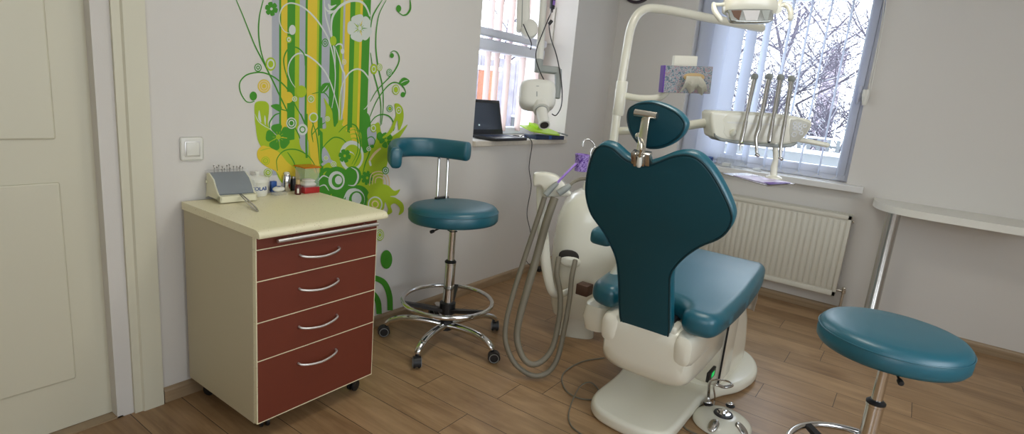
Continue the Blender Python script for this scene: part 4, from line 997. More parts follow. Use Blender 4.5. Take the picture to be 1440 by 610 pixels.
for q in ((1003, 598), (1043, 603)):
    c = onz(*q, .036); a = math.atan2(c.y-pc.y, c.x-pc.x); bm = B(); pillow(bm, c, V((math.cos(a), math.sin(a), -.5)).normalized(), V((-math.sin(a), math.cos(a), 0)), Z_, .034, .022, .012, 2.4, 2, 20, 5); build('side_lever', bm, M['steel'], t)
bm = B(); pts = [pc+V((.075, .085, .018)), pc+V((.085, .10, .09)), at(1000, 535, 2.38), at(1020, 535, 2.36), at(1030, 541, 2.33), at(1018, 544, 2.31), at(1004, 541, 2.32), pc+V((.095, .070, .07)), pc+V((.085, .065, .02))]
tube(bm, pts, .007, 10, smooth=6, flat=.5); build('carry_handle', bm, M['steel'], t)
# its cord to the chair base
bm = B(); pts = [pc+V((.06, .10, .010)), onz(978, 556, .006), onz(968, 575, .004), onz(962, 600, .004), V((-2.36, -1.86, .004)), V((-2.5, -1.93, .004))]
tube(bm, pts, .004, 8, smooth=6); build('cord', bm, M['hose'], t, label='grey cord')
bm = B(); pts = [onz(850, 503, .004), onz(820, 508, .004), onz(797, 520, .004), onz(790, 533, .004), onz(797, 550, .004), onz(815, 560, .004), onz(838, 562, .004)]
tube(bm, pts, .0038, 8, smooth=8); single('floor_cable', bm, M['hose'], 'thin grey cable looping on the floor left of the chair', 'cable')
bm = B(); pts = [onz(846, 553, .003), onz(832, 538, .011), onz(818, 541, .011), onz(808, 556, .011), onz(800, 580, .004), onz(803, 598, .004), onz(820, 612, .004)]
tube(bm, pts, .0032, 8, smooth=8); single('floor_cable', bm, M['hose'], 'second grey cable curling toward the front edge by the chair base', 'cable')

# ================================================================== DENTAL UNIT (cuspidor body)
ub = V((-1.80, -.86, 0))
un = thing('dental_unit', 'cream rounded water unit with spittoon beside the dental chair', 'dental unit', ub)
bm = B()
vd = V((ub.x-CAM.x, ub.y-CAM.y, 0)).normalized(); vs = V((vd.y, -vd.x, 0))       # away from and across the view of a person at the door
def U(u, v, z): return ub+vs*u+vd*v+Z_*z
secs = []
for z, u, a, b, e in ((.13, .03, .12, .11, 3), (.14, .03, .165, .14, 3), (.20, .035, .185, .16, 3.2), (.32, .04, .205, .175, 3.2), (.46, .04, .215, .185, 3.2), (.60, .04, .215, .185, 3), (.72, .04, .205, .18, 3), (.81, .05, .185, .165, 3), (.86, .06, .155, .14, 3), (.885, .065, .12, .11, 3)):
    secs.append(superring(U(u, 0, z), vs, vd, a, b, e, 48))
rings(bm, secs); body = build('body', bm, M['unit'], un)
bm = B(); 
for i, z in enumerate((.0, .02, .10, .16)): pass
loft(bm, [(U(.01, .02, .0), .12, .10, 4), (U(.01, .02, .14), .10, .08, 4)], vs, vd); build('plinth', bm, M['unit'], un)
# top tier with bowl and cup shelf
bm = B(); lathe(bm, [(.06, .78), (.075, .82), (.085, .86), (.088, .91), (.083, .925), (.0, .925)], U(.045, .01, 0), seg=40); build('cup_shelf', bm, M['unit'], un)
bm = B(); lathe(bm, [(.02, .76), (.07, .80), (.105, .85), (.112, .88), (.105, .88), (.09, .85), (.05, .80), (0, .78)], U(.17, -.02, 0), seg=40); build('spittoon_bowl', bm, M['whitep'], un)
ft = at(819, 214, 3.28)
bm = B(); pts = [at(829, 240, 3.28), at(837, 215, 3.28), at(835, 202, 3.28), at(828, 196, 3.28), at(821, 198, 3.28), at(819, 206, 3.28)]; tube(bm, pts, .0055, 10, smooth=6); build('faucet', bm, M['chrome'], un)
bm = B(); pts = [at(832, 240, 3.24), at(830, 222, 3.24), at(831, 212, 3.24), at(836, 207, 3.24), at(842, 211, 3.24)]; tube(bm, pts, .0055, 10, smooth=6); build('faucet', bm, M['chrome'], un)
# hose port and lip; the recess shade is painted as a dark pad
rc = ub-vd*.183+vs*0; rc = onplane(801, 361, ub-vd*.179, vd)
bm = B(); pillow(bm, rc, vs, Z_, vd, .062, .040, .010, 2.4, 2, 28, 5)
build('hose_port', bm, M['dark'], body)
bm = B(); pillow(bm, onplane(802, 368, ub-vd*.186, vd), vs, Z_, vd, .058, .032, .010, 2.2, 2, 28, 5); build('port_flap', bm, M['unit'], body)
bm = B(); box(bm, at(822, 405, 3.08)-V((.035, .035, .035)), at(822, 405, 3.08)+V((.035, .035, .025)), .004); build('waste_box', bm, M['brownbox'], un)
# assistant arm: a flat C shaped strip with the instrument holder on top
bm = B(); pts = [at(760, 262, 2.92), at(762, 300, 2.91), at(765, 345, 2.92), at(769, 380, 2.94), at(776, 408, 2.96), at(787, 414, 3.0), at(800, 409, 3.04)]
tube(bm, pts, [.022, .028, .030, .028, .024, .022, .02], 16, smooth=6, flat=.7); build('assistant_arm', bm, M['unit'], un)
bm = B(); hc_ = at(778, 262, 2.86)
outer = [(750, 246), (752, 243.5), (758, 243), (768, 243.5), (781, 247), (792, 257), (800, 268), (803, 273), (799, 276), (785, 277), (772, 278), (766, 277), (764, 268), (759, 261), (750, 262)]
pl = at(776, 262, 2.84); pn = vd
P = [onplane(x, y, pl, pn) for x, y in outer]
pad(bm, P, pn, .07, .012, 3, 4); hold = build('instrument_holder', bm, M['unit'], un)
for q in ((759, 246), (769, 247)):
    bm = B(); c = onplane(*q, pl, pn)+pn*.03+Z_*.004; box(bm, c-V((.008, .008, .004)), c+V((.008, .008, .004)), .001); build('slot', bm, M['black'], hold)
def hose(pts, r, parent):
    bm = B(); tube(bm, pts, r, 12, smooth=8); return build('hose', bm, M['hose'], parent)
g1 = thing('suction_handpiece', 'grey suction handle with lilac tip and a hose looping outermost to the floor', 'suction handle', at(767, 274, 2.83), 'suction handles in the holder of the dental unit')
g2 = thing('suction_handpiece', 'grey suction handle with bent beige tube and thicker hose forming the inner loop', 'suction handle', at(785, 272, 2.83), 'suction handles in the holder of the dental unit')
hose([at(766, 277, 2.84), at(752, 320, 2.84), at(736, 368, 2.84), at(722, 412, 2.84), at(712, 452, 2.84), at(711, 480, 2.84), at(722, 508, 2.84), at(740, 524, 2.835), at(757, 528.5, 2.83), at(773, 521, 2.85), at(785, 500, 2.86), at(794, 460, 2.89), at(801, 420, 2.93), at(804, 390, 2.96), at(809, 366, 3.01)], .0135, g1)
hose([at(780, 278, 2.84), at(769, 310, 2.83), at(755, 360, 2.83), at(742, 405, 2.82), at(731, 445, 2.82), at(727, 475, 2.82), at(734, 500, 2.82), at(747, 512, 2.82), at(763, 507, 2.84), at(777, 488, 2.87), at(786, 450, 2.90), at(788, 415, 2.93), at(783, 385, 2.96), at(786, 362, 3.01)], [.021, .020, .0165, .015, .0145, .0145], g2)
bm = B(); tube(bm, [at(767, 274, 2.83), at(775, 265, 2.83), at(784, 257, 2.83)], [.016, .015, .010], 14, smooth=3); build('handle', bm, M['greyp'], g1)
bm = B(); tube(bm, [at(783, 258, 2.83), at(790, 250, 2.83), at(802, 238, 2.84), at(810, 230, 2.86)], .006, 10, smooth=4); build('suction_tip', bm, M['purple'], g1, label='lilac suction tip')
bm = B(); tube(bm, [at(785, 272, 2.83), at(794, 266, 2.83), at(801, 261, 2.84)], [.018, .017, .013], 14, smooth=3); build('handle', bm, M['greyp'], g2)
bm = B(); tube(bm, [at(800, 262, 2.84), at(806, 256, 2.85), at(816, 252, 2.88), at(828, 251, 2.92)], .009, 10, smooth=5); build('bent_tube', bm, M['hose'], g2)
# purple cup
cb = at(816.5, 240.5, 3.2)
t = thing('plastic_cup', 'purple patterned plastic cup standing on the unit', 'cup', cb)
bm = B(); lathe(bm, [(.0, 0), (.035, 0), (.0375, .05), (.041, .094), (.0395, .094), (.036, .05), (.033, .004), (0, .004)], cb, seg=32); build('body', bm, M['cup'], t)
bm = B(); torus(bm, cb+Z_*.094, .041, .0022, seg=36, rs=8); build('rim', bm, M['purple'], t)

# ------------------------------------------------------------------ lamp post, arms, lamp
pb = V((-1.50, -.825, 0))
def colp(z): return V((pb.x, pb.y, z))
lp = thing('operating_lamp', 'cream operating lamp on a tall bent pole in front of the large window', 'lamp', colp(.40))
top = ony(907, 14, -.825)
ad = V((.86, -.51, 0))
def armp(x, y):     # points on the vertical plane through the post that carries the arm
    nn = V((ad.y, -ad.x, 0)); return onplane(x, y, pb, nn)
pts = [armp(869, 150), armp(875, 108), armp(882, 66), armp(886.5, 42), armp(894, 24), armp(906, 13.5), armp(922, 12), armp(950, 16), armp(1000, 26), armp(1072, 40)]
bm = B(); zj = pts[0].z
tube(bm, [V((pts[0].x, pts[0].y, .55)), pts[0]]+pts[1:], .026, 20, smooth=6, roundend=False); pole = build('pole', bm, M['unit'], lp)
bm = B(); a = armp(873.5, 127); lathe(bm, [(.031, -.10), (.035, -.095), (.035, .10), (.031, .105)], a-Z_*.05, seg=28); build('sleeve', bm, M['unit'], pole)
# upper spring arm: rises from the pole's end, out over the patient and back down to the lamp head
e0 = armp(1066, 39); LD = 2.55
lc = at(1054, 20, LD)
bm = B(); 
e1 = e0+Z_*.30
tube(bm, [e0, e0+Z_*.1, e1], .022, 16); lathe(bm, [(.034, -.03), (.034, .04)], e0+Z_*.035, seg=24)
h0 = at(1098, 6, LD); 
tube(bm, [e1, (e1+h0)/2+Z_*.22, h0+Z_*.16, h0+Z_*.08], .018, 14, smooth=6); build('spring_arm', bm, M['unit'], lp)
rtv = V((RT.x, RT.y, 0)).normalized(); fwv = V((-rtv.y, rtv.x, 0))
tilt = (rtv*math.cos(.02)-Z_*math.sin(.0)).normalized()
bm = B(); tube(bm, [h0+Z_*.08, at(1097, 4, LD), at(1093, 13, LD)], .010, 12, smooth=4)
lathe(bm, [(.018, -.012), (.018, .012)], at(1092, 14, LD), fwv, 20); build('yoke', bm, M['unit'], lp)
bx_ = (RT-FW*0).normalized(); 
# lamp shell: loft along the view-crossing axis
c0 = at(1054, 14, LD); secs = []
axU = UP*.86-FW*.5; axU.normalize(); axF = RT.cross(axU)
for s, a, b in ((-.118, .012, .02), (-.112, .032, .035), (-.09, .05, .05), (-.05, .062, .058), (0, .066, .06), (.05, .062, .058), (.09, .05, .05), (.112, .032, .035), (.118, .012, .02)):
    secs.append(superring(c0+RT*s+UP*(a*.45), axU, axF, a, b, 2.6, 28))
bm = B(); rings(bm, secs); hd = build('lamp_head', bm, M['unit'], lp)
# reflector window facing the camera, tilted down
bm = B(); rc_ = at(1054.5, 21, LD-.058); nrm = (-FW).normalized()
o_ = [(-.094, .014), (-.085, .026), (.085, .026), (.100, .012), (.104, -.008), (.085, -.030), (-.060, -.030), (-.085, -.016)]
pad(bm, [rc_+RT*a+UP*(b) for a, b in o_], -nrm, .03, .004, 3, 3); gl = build('reflector', bm, M['reflector'], hd, label='mirror reflector behind glass')
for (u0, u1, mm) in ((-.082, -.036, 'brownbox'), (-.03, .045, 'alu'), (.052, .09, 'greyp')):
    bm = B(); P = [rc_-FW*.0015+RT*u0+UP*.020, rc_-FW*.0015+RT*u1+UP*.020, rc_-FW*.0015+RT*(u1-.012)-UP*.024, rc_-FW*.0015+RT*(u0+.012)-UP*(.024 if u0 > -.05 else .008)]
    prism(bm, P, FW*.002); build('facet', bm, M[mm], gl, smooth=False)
# handles
bm = B(); tube(bm, [at(1021, 6, LD), at(1012, 6.5, LD), at(1004, 6, LD)], .008, 12, smooth=3); tube(bm, [at(1003.5, 6, LD), at(1004.5, 14, LD-.01), at(1009, 22, LD-.02), at(1013.5, 28, LD-.02)], [.010, .012, .0125, .0115], 14, smooth=4, roundend=True); build('handle', bm, M['unit'], hd)
bm = B(); tube(bm, [at(1082, 8, LD), at(1092, 9.5, LD), at(1103, 7, LD)], .008, 12, smooth=3); tube(bm, [at(1103, 6.5, LD), at(1109, 10, LD-.01), at(1112, 18, LD-.02), at(1111.5, 26, LD-.02)], [.011, .0125, .0125, .0115], 14, smooth=4, roundend=True); build('handle', bm, M['unit'], hd)

# tissue box on its bracket
bm = B(); pts = [armp(876, 134), at(900, 138, 3.36), at(926, 137, 3.32), at(937, 129, 3.29), at(944, 117, 3.27)]; tube(bm, pts, .020, 16, smooth=6); build('bracket_arm', bm, M['unit'], lp)
tb = at(967, 112, 3.2); t = thing('tissue_box', 'floral printed tissue box with a tissue pulled out, beside the lamp pole', 'tissue box', tb-UP*.07)
tx = (RT*.995-UP*.03).normalized(); tn = (FW+UP*.25); tn = (tn-tx*tn.dot(tx)).normalized(); ty = tx.cross(tn)*-1
if ty.dot(UP) < 0: ty = -ty
bm = B(); obox(bm, tb+tn*.045, tx, ty, tn, .272, .150, .09, .002, 1); bb = build('carton', bm, M['tissue'], t)
bm = B(); obox(bm, tb-tx*.134+tn*.0445, tx, ty, tn, .007, .151, .091, .001, 1); build('carton_edge', bm, M['dpurple'], bb, label='violet end strip')
bm = B(); pillow(bm, tb+tx*.035+ty*.015, tx, ty, tn, .060, .022, .006, 2.4, 2, 24, 4); build('slot_lining', bm, M['tan'], bb)
bm = B()
rnd = random.Random(8); g = [[None]*11 for _ in range(6)]
for i in range(6):
    for j in range(11):
        u = (j/10-.5); v = i/5
        w = .13*(.60+.85*v*(1-.25*v)); hgt = .020-.080*v-(.018*math.sin(j*1.7+1)*v)-.016*max(0, u)*v*2
        dep = .012+.035*math.sin(PI*min(1, v*.9+.1))+.012*math.sin(j*2.1+i*.7)*v
        g[i][j] = bm.verts.new(tb+tx*(.025+u*w+.010*v)+ty*hgt-tn*dep)
for i in range(5):
    for j in range(10): bm.faces.new((g[i][j], g[i][j+1], g[i+1][j+1], g[i+1][j]))
bmesh.ops.solidify(bm, geom=bm.faces[:], thickness=.0015); build('tissue', bm, M['paper'], t, angle=25)
bm = B(); pc_ = at(962, 94, 3.33); obox(bm, pc_, tx, ty, tn, .135, .125, .05, .004); single('paper_packet', bm, M['paper'], 'plain white packet standing behind the tissue box', 'packet', origin=pc_-UP*.06)

# ------------------------------------------------------------------ delivery unit with four handpieces
DD = 2.9
du = thing('instrument_unit', 'cream instrument console with control panel held in front of the large window', 'instrument console', at(1070, 200, DD))
bm = B(); pts = [armp(872, 184), at(920, 182, 3.2), at(965, 176.5, 3.05), at(1002, 171, 2.95)]
tube(bm, pts, .024, 18, smooth=5); build('swing_arm', bm, M['unit'], du)
outl = [(999.5, 162), (1002, 156.5), (1010, 155.5), (1060, 157.5), (1105, 161), (1138, 168), (1142.5, 174), (1140, 182), (1133, 192), (1122, 200), (1100, 204), (1060, 201), (1010, 195), (1002, 185)]
pl = at(1070, 180, DD-.03); fn = FW.copy(); fn = V((FW.x, FW.y, 0)).normalized()
# cross section shell built along the width
P = [onplane(x, y, pl, fn) for x, y in outl]
bm = B(); pad(bm, P, fn, .16, .016, 4, 4); con = build('console', bm, M['unit'], du, angle=60)
bm = B(); P = [onplane(x, y, pl, fn)-fn*.002 for x, y in ((1023, 160), (1104, 164), (1109, 170), (1110, 200), (1060, 199), (1021, 193), (1018, 178))]
pad(bm, P, fn, .02, .006, 2, 3); build('front_tray', bm, M['unit'], con, angle=60)
bm = B(); P = [onplane(x, y, pl, fn)-fn*.006 for x, y in ((1004, 187), (1015, 194), (1060, 200.5), (1100, 203), (1120, 200), (1117, 205), (1100, 208), (1060, 205), (1012, 198))]
pad(bm, P, fn, .15, .006, 2, 3); build('under_tray', bm, M['greyp'], con, angle=60)
bm = B(); P = [onplane(x, y, pl, fn)-fn*.0035 for x, y in ((1022, 170.5), (1108, 175), (1108, 177.5), (1022, 173))]; prism(bm, P, fn*.006); build('ledge', bm, M['whitep'], con)
pnl = None
bm = B(); P = [onplane(x, y, pl, fn)-fn*.003 for x, y in ((1112, 168), (1137, 172), (1138, 178), (1130, 192), (1120, 198), (1111, 199))]
pad(bm, P, fn, .01, .003, 2, 2); pnl = build('control_panel', bm, mat('panel_grey', (.50, .49, .42), .35, bump=.02), con, label='grey control panel with white symbols')
for i, (x, y) in enumerate(((1117, 174), (1124, 175), (1131, 177), (1117, 180), (1124, 181), (1116, 189), (1126, 187))):
    bm = B(); torus(bm, onplane(x, y, pl, fn)-fn*.0048, .0085 if i != 5 else .011, .0018, fn, 20, 6); build('symbol', bm, M['snow'], pnl)
bm = B(); tube(bm, [onplane(1120, 196, pl, fn)+fn*.05, onplane(1145, 200, pl, fn)+fn*.03, onplane(1166, 204.5, pl, fn)+fn*.02], .0125, 14, roundend=True); build('side_handle', bm, M['unit'], du)
bm = B(); lathe(bm, [(.016, 0), (.013, .02), (.0, .035)], onplane(1030, 188, pl, fn)-fn*.004, -fn+Z_, 16); build('holder_knob', bm, M['unit'], con)
# four handpieces on their flexible whips
hpz = [((1061, 107), (1059, 112), (1051, 150), (1046, 182), (1042, 203), (1040.5, 212), 'tip'), ((1081.5, 107), (1079, 113), (1072, 150), (1067, 180), (1062, 203), (1065, 218), 'turbine'), ((1097.5, 108), (1096, 114), (1090, 150), (1085, 178), (1082.5, 192), (1081.5, 199), 'motor'), ((1113, 110), (1111, 116), (1106, 150), (1102, 180), (1098.5, 208), (1098, 223), 'scaler')]
lbs = ['slim pointed steel handpiece, leftmost on the console', 'steel handpiece with bent head, second from left on the console', 'short steel handpiece with round end, third on the console', 'long steel handpiece with angled head, rightmost on the console']
for (a, b, c, d, e, f, kd), lb in zip(hpz, lbs):
    Dn = DD-.07
    o_ = at(*d, Dn); t = thing('dental_handpiece', lb, 'handpiece', at(*e, Dn), 'handpieces hanging on the console')
    bm = B(); A_, D_ = at(*a, Dn), at(*d, Dn); tube(bm, [A_, A_.lerp(D_, .5), A_.lerp(D_, .92)], [.0098, .0092, .0082], 12); build('whip_arm', bm, M['steel'], t)
    # pulley at the top and the return of the hose
    bm = B(); lathe(bm, [(.012, -.012), (.017, -.008), (.017, .008), (.012, .012)], at(a[0], a[1]+1, Dn), vs+fn*.6, 20); tube(bm, [at(a[0]+2, a[1]+2, Dn+.02), at(c[0]+2.5, c[1], Dn+.05), at(d[0]+5, d[1]-14, Dn+.075)], .0072, 10); build('pulley', bm, M['greyp'], t)
    if kd == 'tip': pts, rr = [A_.lerp(D_, .84), at(*d, Dn), at(e[0], e[1]-3, Dn), at(e[0]-.3, e[1], Dn), at(*f, Dn)], [.009, .0095, .0085, .005, .0012]
    elif kd == 'turbine': pts, rr = [A_.lerp(D_, .84), at(*d, Dn), at(e[0]+1, e[1]-10, Dn), at(e[0]+2, e[1]+4, Dn), at(f[0]-1, f[1]-3, Dn)], [.008, .010, .0085, .0065, .006]
    elif kd == 'motor': pts, rr = [A_.lerp(D_, .84), at(*d, Dn), at(*e, Dn), at(*f, Dn)], [.0075, .009, .010, .0088]
    if kd == 'scaler': pts, rr = [A_.lerp(D_, .84), at(*d, Dn), at(e[0], e[1]-8, Dn), at(e[0]-1, e[1]+6, Dn), at(f[0], f[1]-2, Dn)], [.0075, .0085, .0078, .0062, .0055]
    bm = B(); tube(bm, pts, [q*1.2 for q in rr], 14, smooth=4); k = build('grip', bm, M['steel'], t)
    if kd in ('turbine', 'scaler'):
        bm = B(); g_ = at(f[0], f[1], Dn); lathe(bm, [(.007, -.010), (.0085, -.007), (.0085, .007), (.006, .010)], g_, Z_*.4-rtv*.9, 16); build('head', bm, M['steel'], t)
    elif kd == 'motor':
        bm = B(); lathe(bm, [(.006, 0), (.0065, .008), (0, .009)], at(*f, Dn), -Z_, 14); build('coupling', bm, M['black'], t)
    else:
        bm = B(); torus(bm, at(e[0]+.3, e[1]-2.5, Dn), .0088, .0018, at(*e, Dn)-at(*d, Dn), 20, 6); build('ring', bm, M['lime'], t, label='green ring')
# tray below the console
ts = at(1088, 250, DD); a = at(1090, 203, DD)
tr = thing('bracket_tray', 'thin grey tray hanging under the console on a cream stem', 'tray', V((ts.x, ts.y, ts.z-.02)))
bm = B(); tube(bm, [a+Z_*.02, a, at(1091, 222, DD), at(1088.5, 236, DD), at(1088, 250, DD)], [.014, .014, .013, .017, .017], 16, smooth=4); build('stem', bm, M['unit'], tr)
bm = B(); lathe(bm, [(.042, 0), (.040, .008), (.020, .018), (0, .019)], ts-Z_*.003, seg=28); build('stem_foot', bm, M['unit'], tr)
zt_ = ts.z-.012
q = [onz(1010, 242, zt_), onz(1056, 247, zt_), onz(1120, 259.5, zt_), onz(1078, 261.5, zt_)]
q = [onz(1016, 245, zt_), onz(1050, 244.5, zt_), onz(1118, 260, zt_), onz(1078, 262, zt_)]
bm = B(); prism(bm, q, (0, 0, .006)); build('plate', bm, M['steel'], tr, smooth=False)
q2 = [onz(1031, 247, zt_+.0065), onz(1062, 247.5, zt_+.0065), onz(1112, 257.5, zt_+.0065), onz(1082, 259.5, zt_+.0065)]
bm = B(); prism(bm, q2, (0, 0, .0035)); lf = single('purple_leaflet', bm, mat('lilac_leaflet', (.62, .55, .78), .4, bump=.02, var=.25, vscale=25), 'lilac printed leaflet lying on the hanging tray', 'leaflet', smooth=False)
bm = B(); q3 = [onz(1074, 256, zt_+.0102), onz(1082, 259.2, zt_+.0102), onz(1111, 257.6, zt_+.0102), onz(1104, 256, zt_+.0102)]; prism(bm, q3, (0, 0, .0008)); build('violet_stripe', bm, M['dpurple'], lf, smooth=False)

# ------------------------------------------------------------------ things on the back sill
zS = .9685
c = V((-.02, -1.16, zS)); t = thing('clear_organizer', 'clear plastic organizer box on the back window sill', 'box', c)
bm = B(); 
for lo, hi in (((-.04, -.10, 0), (.04, .10, .003)), ((-.04, -.10, 0), (-.037, .10, .07)), ((.037, -.10, 0), (.04, .10, .09)), ((-.04, -.10, 0), (.04, -.097, .09)), ((-.04, .097, 0), (.04, .10, .09)), ((-.04, -.01, 0), (.04, -.007, .09))): box(bm, c+V(lo), c+V(hi))
build('walls', bm, M['clear'], t, smooth=False)
bm = B(); box(bm, c+V((-.03, .0, .004)), c+V((.03, .06, .03)), .004); build('contents', bm, M['whitep'], t)
bm = B(); c = V((-.02, -.96, zS)); box(bm, c+V((-.04, -.05, 0)), c+V((.04, .06, .06)), .01); single('blue_carton', bm, M['blue'], 'dark blue carton at the far end of the back window sill', 'carton')
bm = B(); c = V((-.01, -1.36, zS)); pillow(bm, c+Z_*.012, X_, Y_, Z_, .03, .035, .012, 2.2, 2, 20, 5); single('crumpled_wrapper', bm, M['clearw'], 'small crumpled clear wrapper on the back window sill', 'wrapper')

# ------------------------------------------------------------------ laptop on the narrow window's sill
zA = 1.0645
t = thing('laptop', 'open black laptop on the narrow window sill', 'laptop', (-1.52, .03, zA))
lx0, lx1 = -1.70, -1.345
bm = B(); box(bm, (lx0, -.085, zA+.004), (lx1, .135, zA+.024), .005, 2); base_ = build('keyboard_base', bm, M['black'], t)
bm = B()
for i in range(5):
    for j in range(13): box(bm, (lx0+.02+j*.0245, .012+i*.021, zA+.024), (lx0+.0415+j*.0245, .030+i*.021, zA+.0262), .001, 1)
build('keys', bm, M['navy'], base_)
bm = B(); box(bm, (-1.575, -.07, zA+.0236), (-1.485, -.012, zA+.0246)); build('touchpad', bm, M['greyp'], base_, smooth=False)
lean = math.radians(14); hz = V((0, math.sin(lean), math.cos(lean))); hy = V((0, math.cos(lean), -math.sin(lean)))
c = V(((lx0+lx1)/2, .137, zA+.024))
bm = B(); obox(bm, c+hz*.122, X_, hy, hz, lx1-lx0, .010, .244, .004, 2); lid = build('lid', bm, M['black'], t)
bm = B(); obox(bm, c+hz*.128-hy*.0055, X_, hy, hz, .318, .0015, .188); build('screen', bm, M['screen'], lid, smooth=False)
bm = B(); obox(bm, c+hz*.065-hy*.0066+X_*-.09, X_, hy, hz, .016, .0008, .010); build('screen_icon', bm, M['iconm'], lid, smooth=False)
# power cord falling to the floor
a0 = ony(742, 194, -.04)
pts = [V((lx1-.005, -.02, zA+.012)), ony(737, 190, -.05), ony(746, 196, -.045), ony(748, 205, -.035), ony(744, 235, -.03), ony(747, 262, -.03), ony(741, 300, -.03), ony(746, 330, -.03), ony(738, 355, -.032), ony(741, 368, -.05), onz(750, 376, .03)]
bm = B(); tube(bm, pts, .0030, 8, smooth=8); lch = thing('laptop_charger', 'black laptop charger cord hanging from the narrow sill to the floor', 'charger', onz(753, 379, 0)); build('cord', bm, M['black'], lch)
c = onz(753, 379, 0); c.y = min(c.y, -.05)
bm = B(); box(bm, c+V((-.035, -.025, 0)), c+V((.035, .02, .032)), .006); box(bm, c+V((.03, -.012, .005)), c+V((.065, .01, .028)), .005); build('adapter', bm, M['black'], lch)
bm = B(); c = V((-1.235, .10, zA)); pts = [c+V((.05*math.cos(a)*(1+.2*math.sin(3*a)), .035*math.sin(a), .008+.006*math.sin(2*a+k))) for k in range(2) for a in [2*PI*i/12 for i in range(12)]]
tube(bm, pts, .0035, 8, smooth=3); single('coiled_cable', bm, M['black'], 'coiled black cable between the laptop and the green folder', 'cable')
# green folder on dark boxes
g0 = V((-.95, .02, zA))
t = thing('card_box', 'flat dark blue box under the green folder', 'box', g0)
bm = B(); m_ = Matrix.Translation(g0) @ Matrix.Rotation(-.18, 4, 'Z'); box(bm, (-.17, -.07, 0), (.15, .06, .030), .003, 2, m_); build('body', bm, M['navy'], t)
bm = B(); box(bm, (-.03, -.0725, .004), (-.0, .0625, .0305), .0008, 1, m_); build('strap', bm, M['blue'], t)
bm = B(); m2 = Matrix.Translation(g0+V((-.03, .01, .058))) @ Matrix.Rotation(-.12, 4, 'Z') @ Matrix.Rotation(math.radians(13), 4, 'X') @ Matrix.Rotation(math.radians(4), 4, 'Y')
pts = [(-.20, -.06), (-.19, .07), (-.06, .10), (.17, .10), (.20, -.02), (.12, -.085), (-.05, -.085)]
prism(bm, [m2 @ V((a, b, 0)) for a, b in pts], (0, 0, .008)); prism(bm, [m2 @ V((a, b, .008)) for a, b in ((-.06, .0), (-.06, .10), (.02, .10), (.0, .0))], (0, 0, .022)); single('green_folder', bm, M['lime'], 'bright lime green plastic folder on the narrow window sill', 'folder', smooth=False)
bm = B(); tube(bm, [g0+V((.10, -.085, .048)), g0+V((.17, -.10, .036)), g0+V((.21, -.07, .03))], .006, 8, smooth=4); tube(bm, [g0+V((.09, -.06, .052)), g0+V((.16, -.08, .044)), g0+V((.22, -.05, .033))], .004, 8, smooth=4); single('pen', bm, M['greyp'], 'grey pen and clip lying across the folder corner', 'pen')

# ------------------------------------------------------------------ X-ray unit on its wall arm
XD = 3.62
xr = thing('xray_unit', 'white dental x-ray head on a jointed arm hanging in the narrow window niche', 'x-ray unit', at(760, 115, XD))
# wall plate on the reveal
wp = V((WA[1]-.002, .14, 0))
bm = B(); q = [onx(771, 14, WA[1]), onx(781, 16, WA[1]), onx(780, 55, WA[1]), onx(770, 56, WA[1])]
bm = B(); box(bm, (WA[1]-.014, .20, 1.80), (WA[1]-.001, .285, 2.08), .003); build('wall_plate', bm, M['whitep'], xr)
bm = B(); box(bm, (-.70, -.001, 0), (-.69, 0, 0.001)); bm.free()
# arm coming from above
a1 = at(737, -60, XD); a2 = at(735, 45, XD)
bm = B(); d = (a2-a1).normalized(); sd = d.cross(FW).normalized(); obox(bm, (a1+a2)/2, sd, d, sd.cross(d), .085, (a2-a1).length, .06, .012, 3); up_ = build('upper_arm', bm, M['whitep'], xr)
bm = B(); obox(bm, (a1+a2)/2-FW*.031+sd*-.006, sd, d, sd.cross(d), .005, (a2-a1).length*.92, .003, .001, 1); build('groove', bm, M['greyp'], up_)
bm = B(); lathe(bm, [(.05, -.03), (.056, -.026), (.056, .026), (.05, .03)], at(744, 41, XD), FW, 32); build('elbow', bm, M['whitep'], xr)
bm = B(); tube(bm, [at(744, 30, XD+.02), at(752, 20, XD+.02), at(763, -10, XD+.02), at(763, 40, XD)], .02, 12) ; bm.free()
bm = B(); tube(bm, [at(766, -40, XD), at(762, 38, XD), at(758.5, 84, XD)], [.022, .024, .026], 20); build('lower_tube', bm, M['whitep'], xr)
bm = B(); tube(bm, [at(758, 84, XD), at(757, 101, XD)], .027, 20); obox(bm, at(771, 98, XD), (at(790, 100, XD)-at(755, 96, XD)), UP, FW, .155, .045, .045, .010, 3)
tube(bm, [at(785, 98, XD), at(785, 118, XD), at(783, 138, XD)], [.024, .022, .020], 16); build('joint_arm', bm, M['greyp'], xr, label='grey jointed link')
bm = B(); secs = []
for s, w, h in ((-.085, .06, .055), (-.082, .085, .075), (-.06, .108, .088), (0, .115, .093), (.05, .112, .09), (.075, .09, .075), (.08, .06, .05)):
    secs.append(superring(at(755.5, 134.5, XD-.10)+FW*s, (RT-UP*.05).normalized(), (UP+RT*.05).normalized(), w, h, 4, 40))
rings(bm, secs); xh = build('tube_head', bm, M['whitep'], xr, angle=60)
bm = B(); obox(bm, at(755, 132, XD-.1855), RT, UP, FW, .006, .03, .001); obox(bm, at(756, 121, XD-.1855), RT, UP, FW, .016, .004, .001); build('marking', bm, M['greyp'], xh, smooth=False)
a, b = at(760, 148, XD-.15), at(765.5, 176, XD-.26)
bm = B(); tube(bm, [a, a+(b-a)*.25], .050, 28); tube(bm, [a+(b-a)*.2, b], .0345, 28); cn = build('cone', bm, M['whitep'], xr)
dcn = (b-a).normalized()
bm = B(); tube(bm, [a+(b-a)*.25, a+(b-a)*.29], .0365, 28); build('cone_ring', bm, M['greyp'], cn)
bm = B(); tube(bm, [b-dcn*.01, b+dcn*.0012], .026, 24); build('cone_opening', bm, M['dark'], cn)  # solid disc, coloured dark for the shade inside the cone
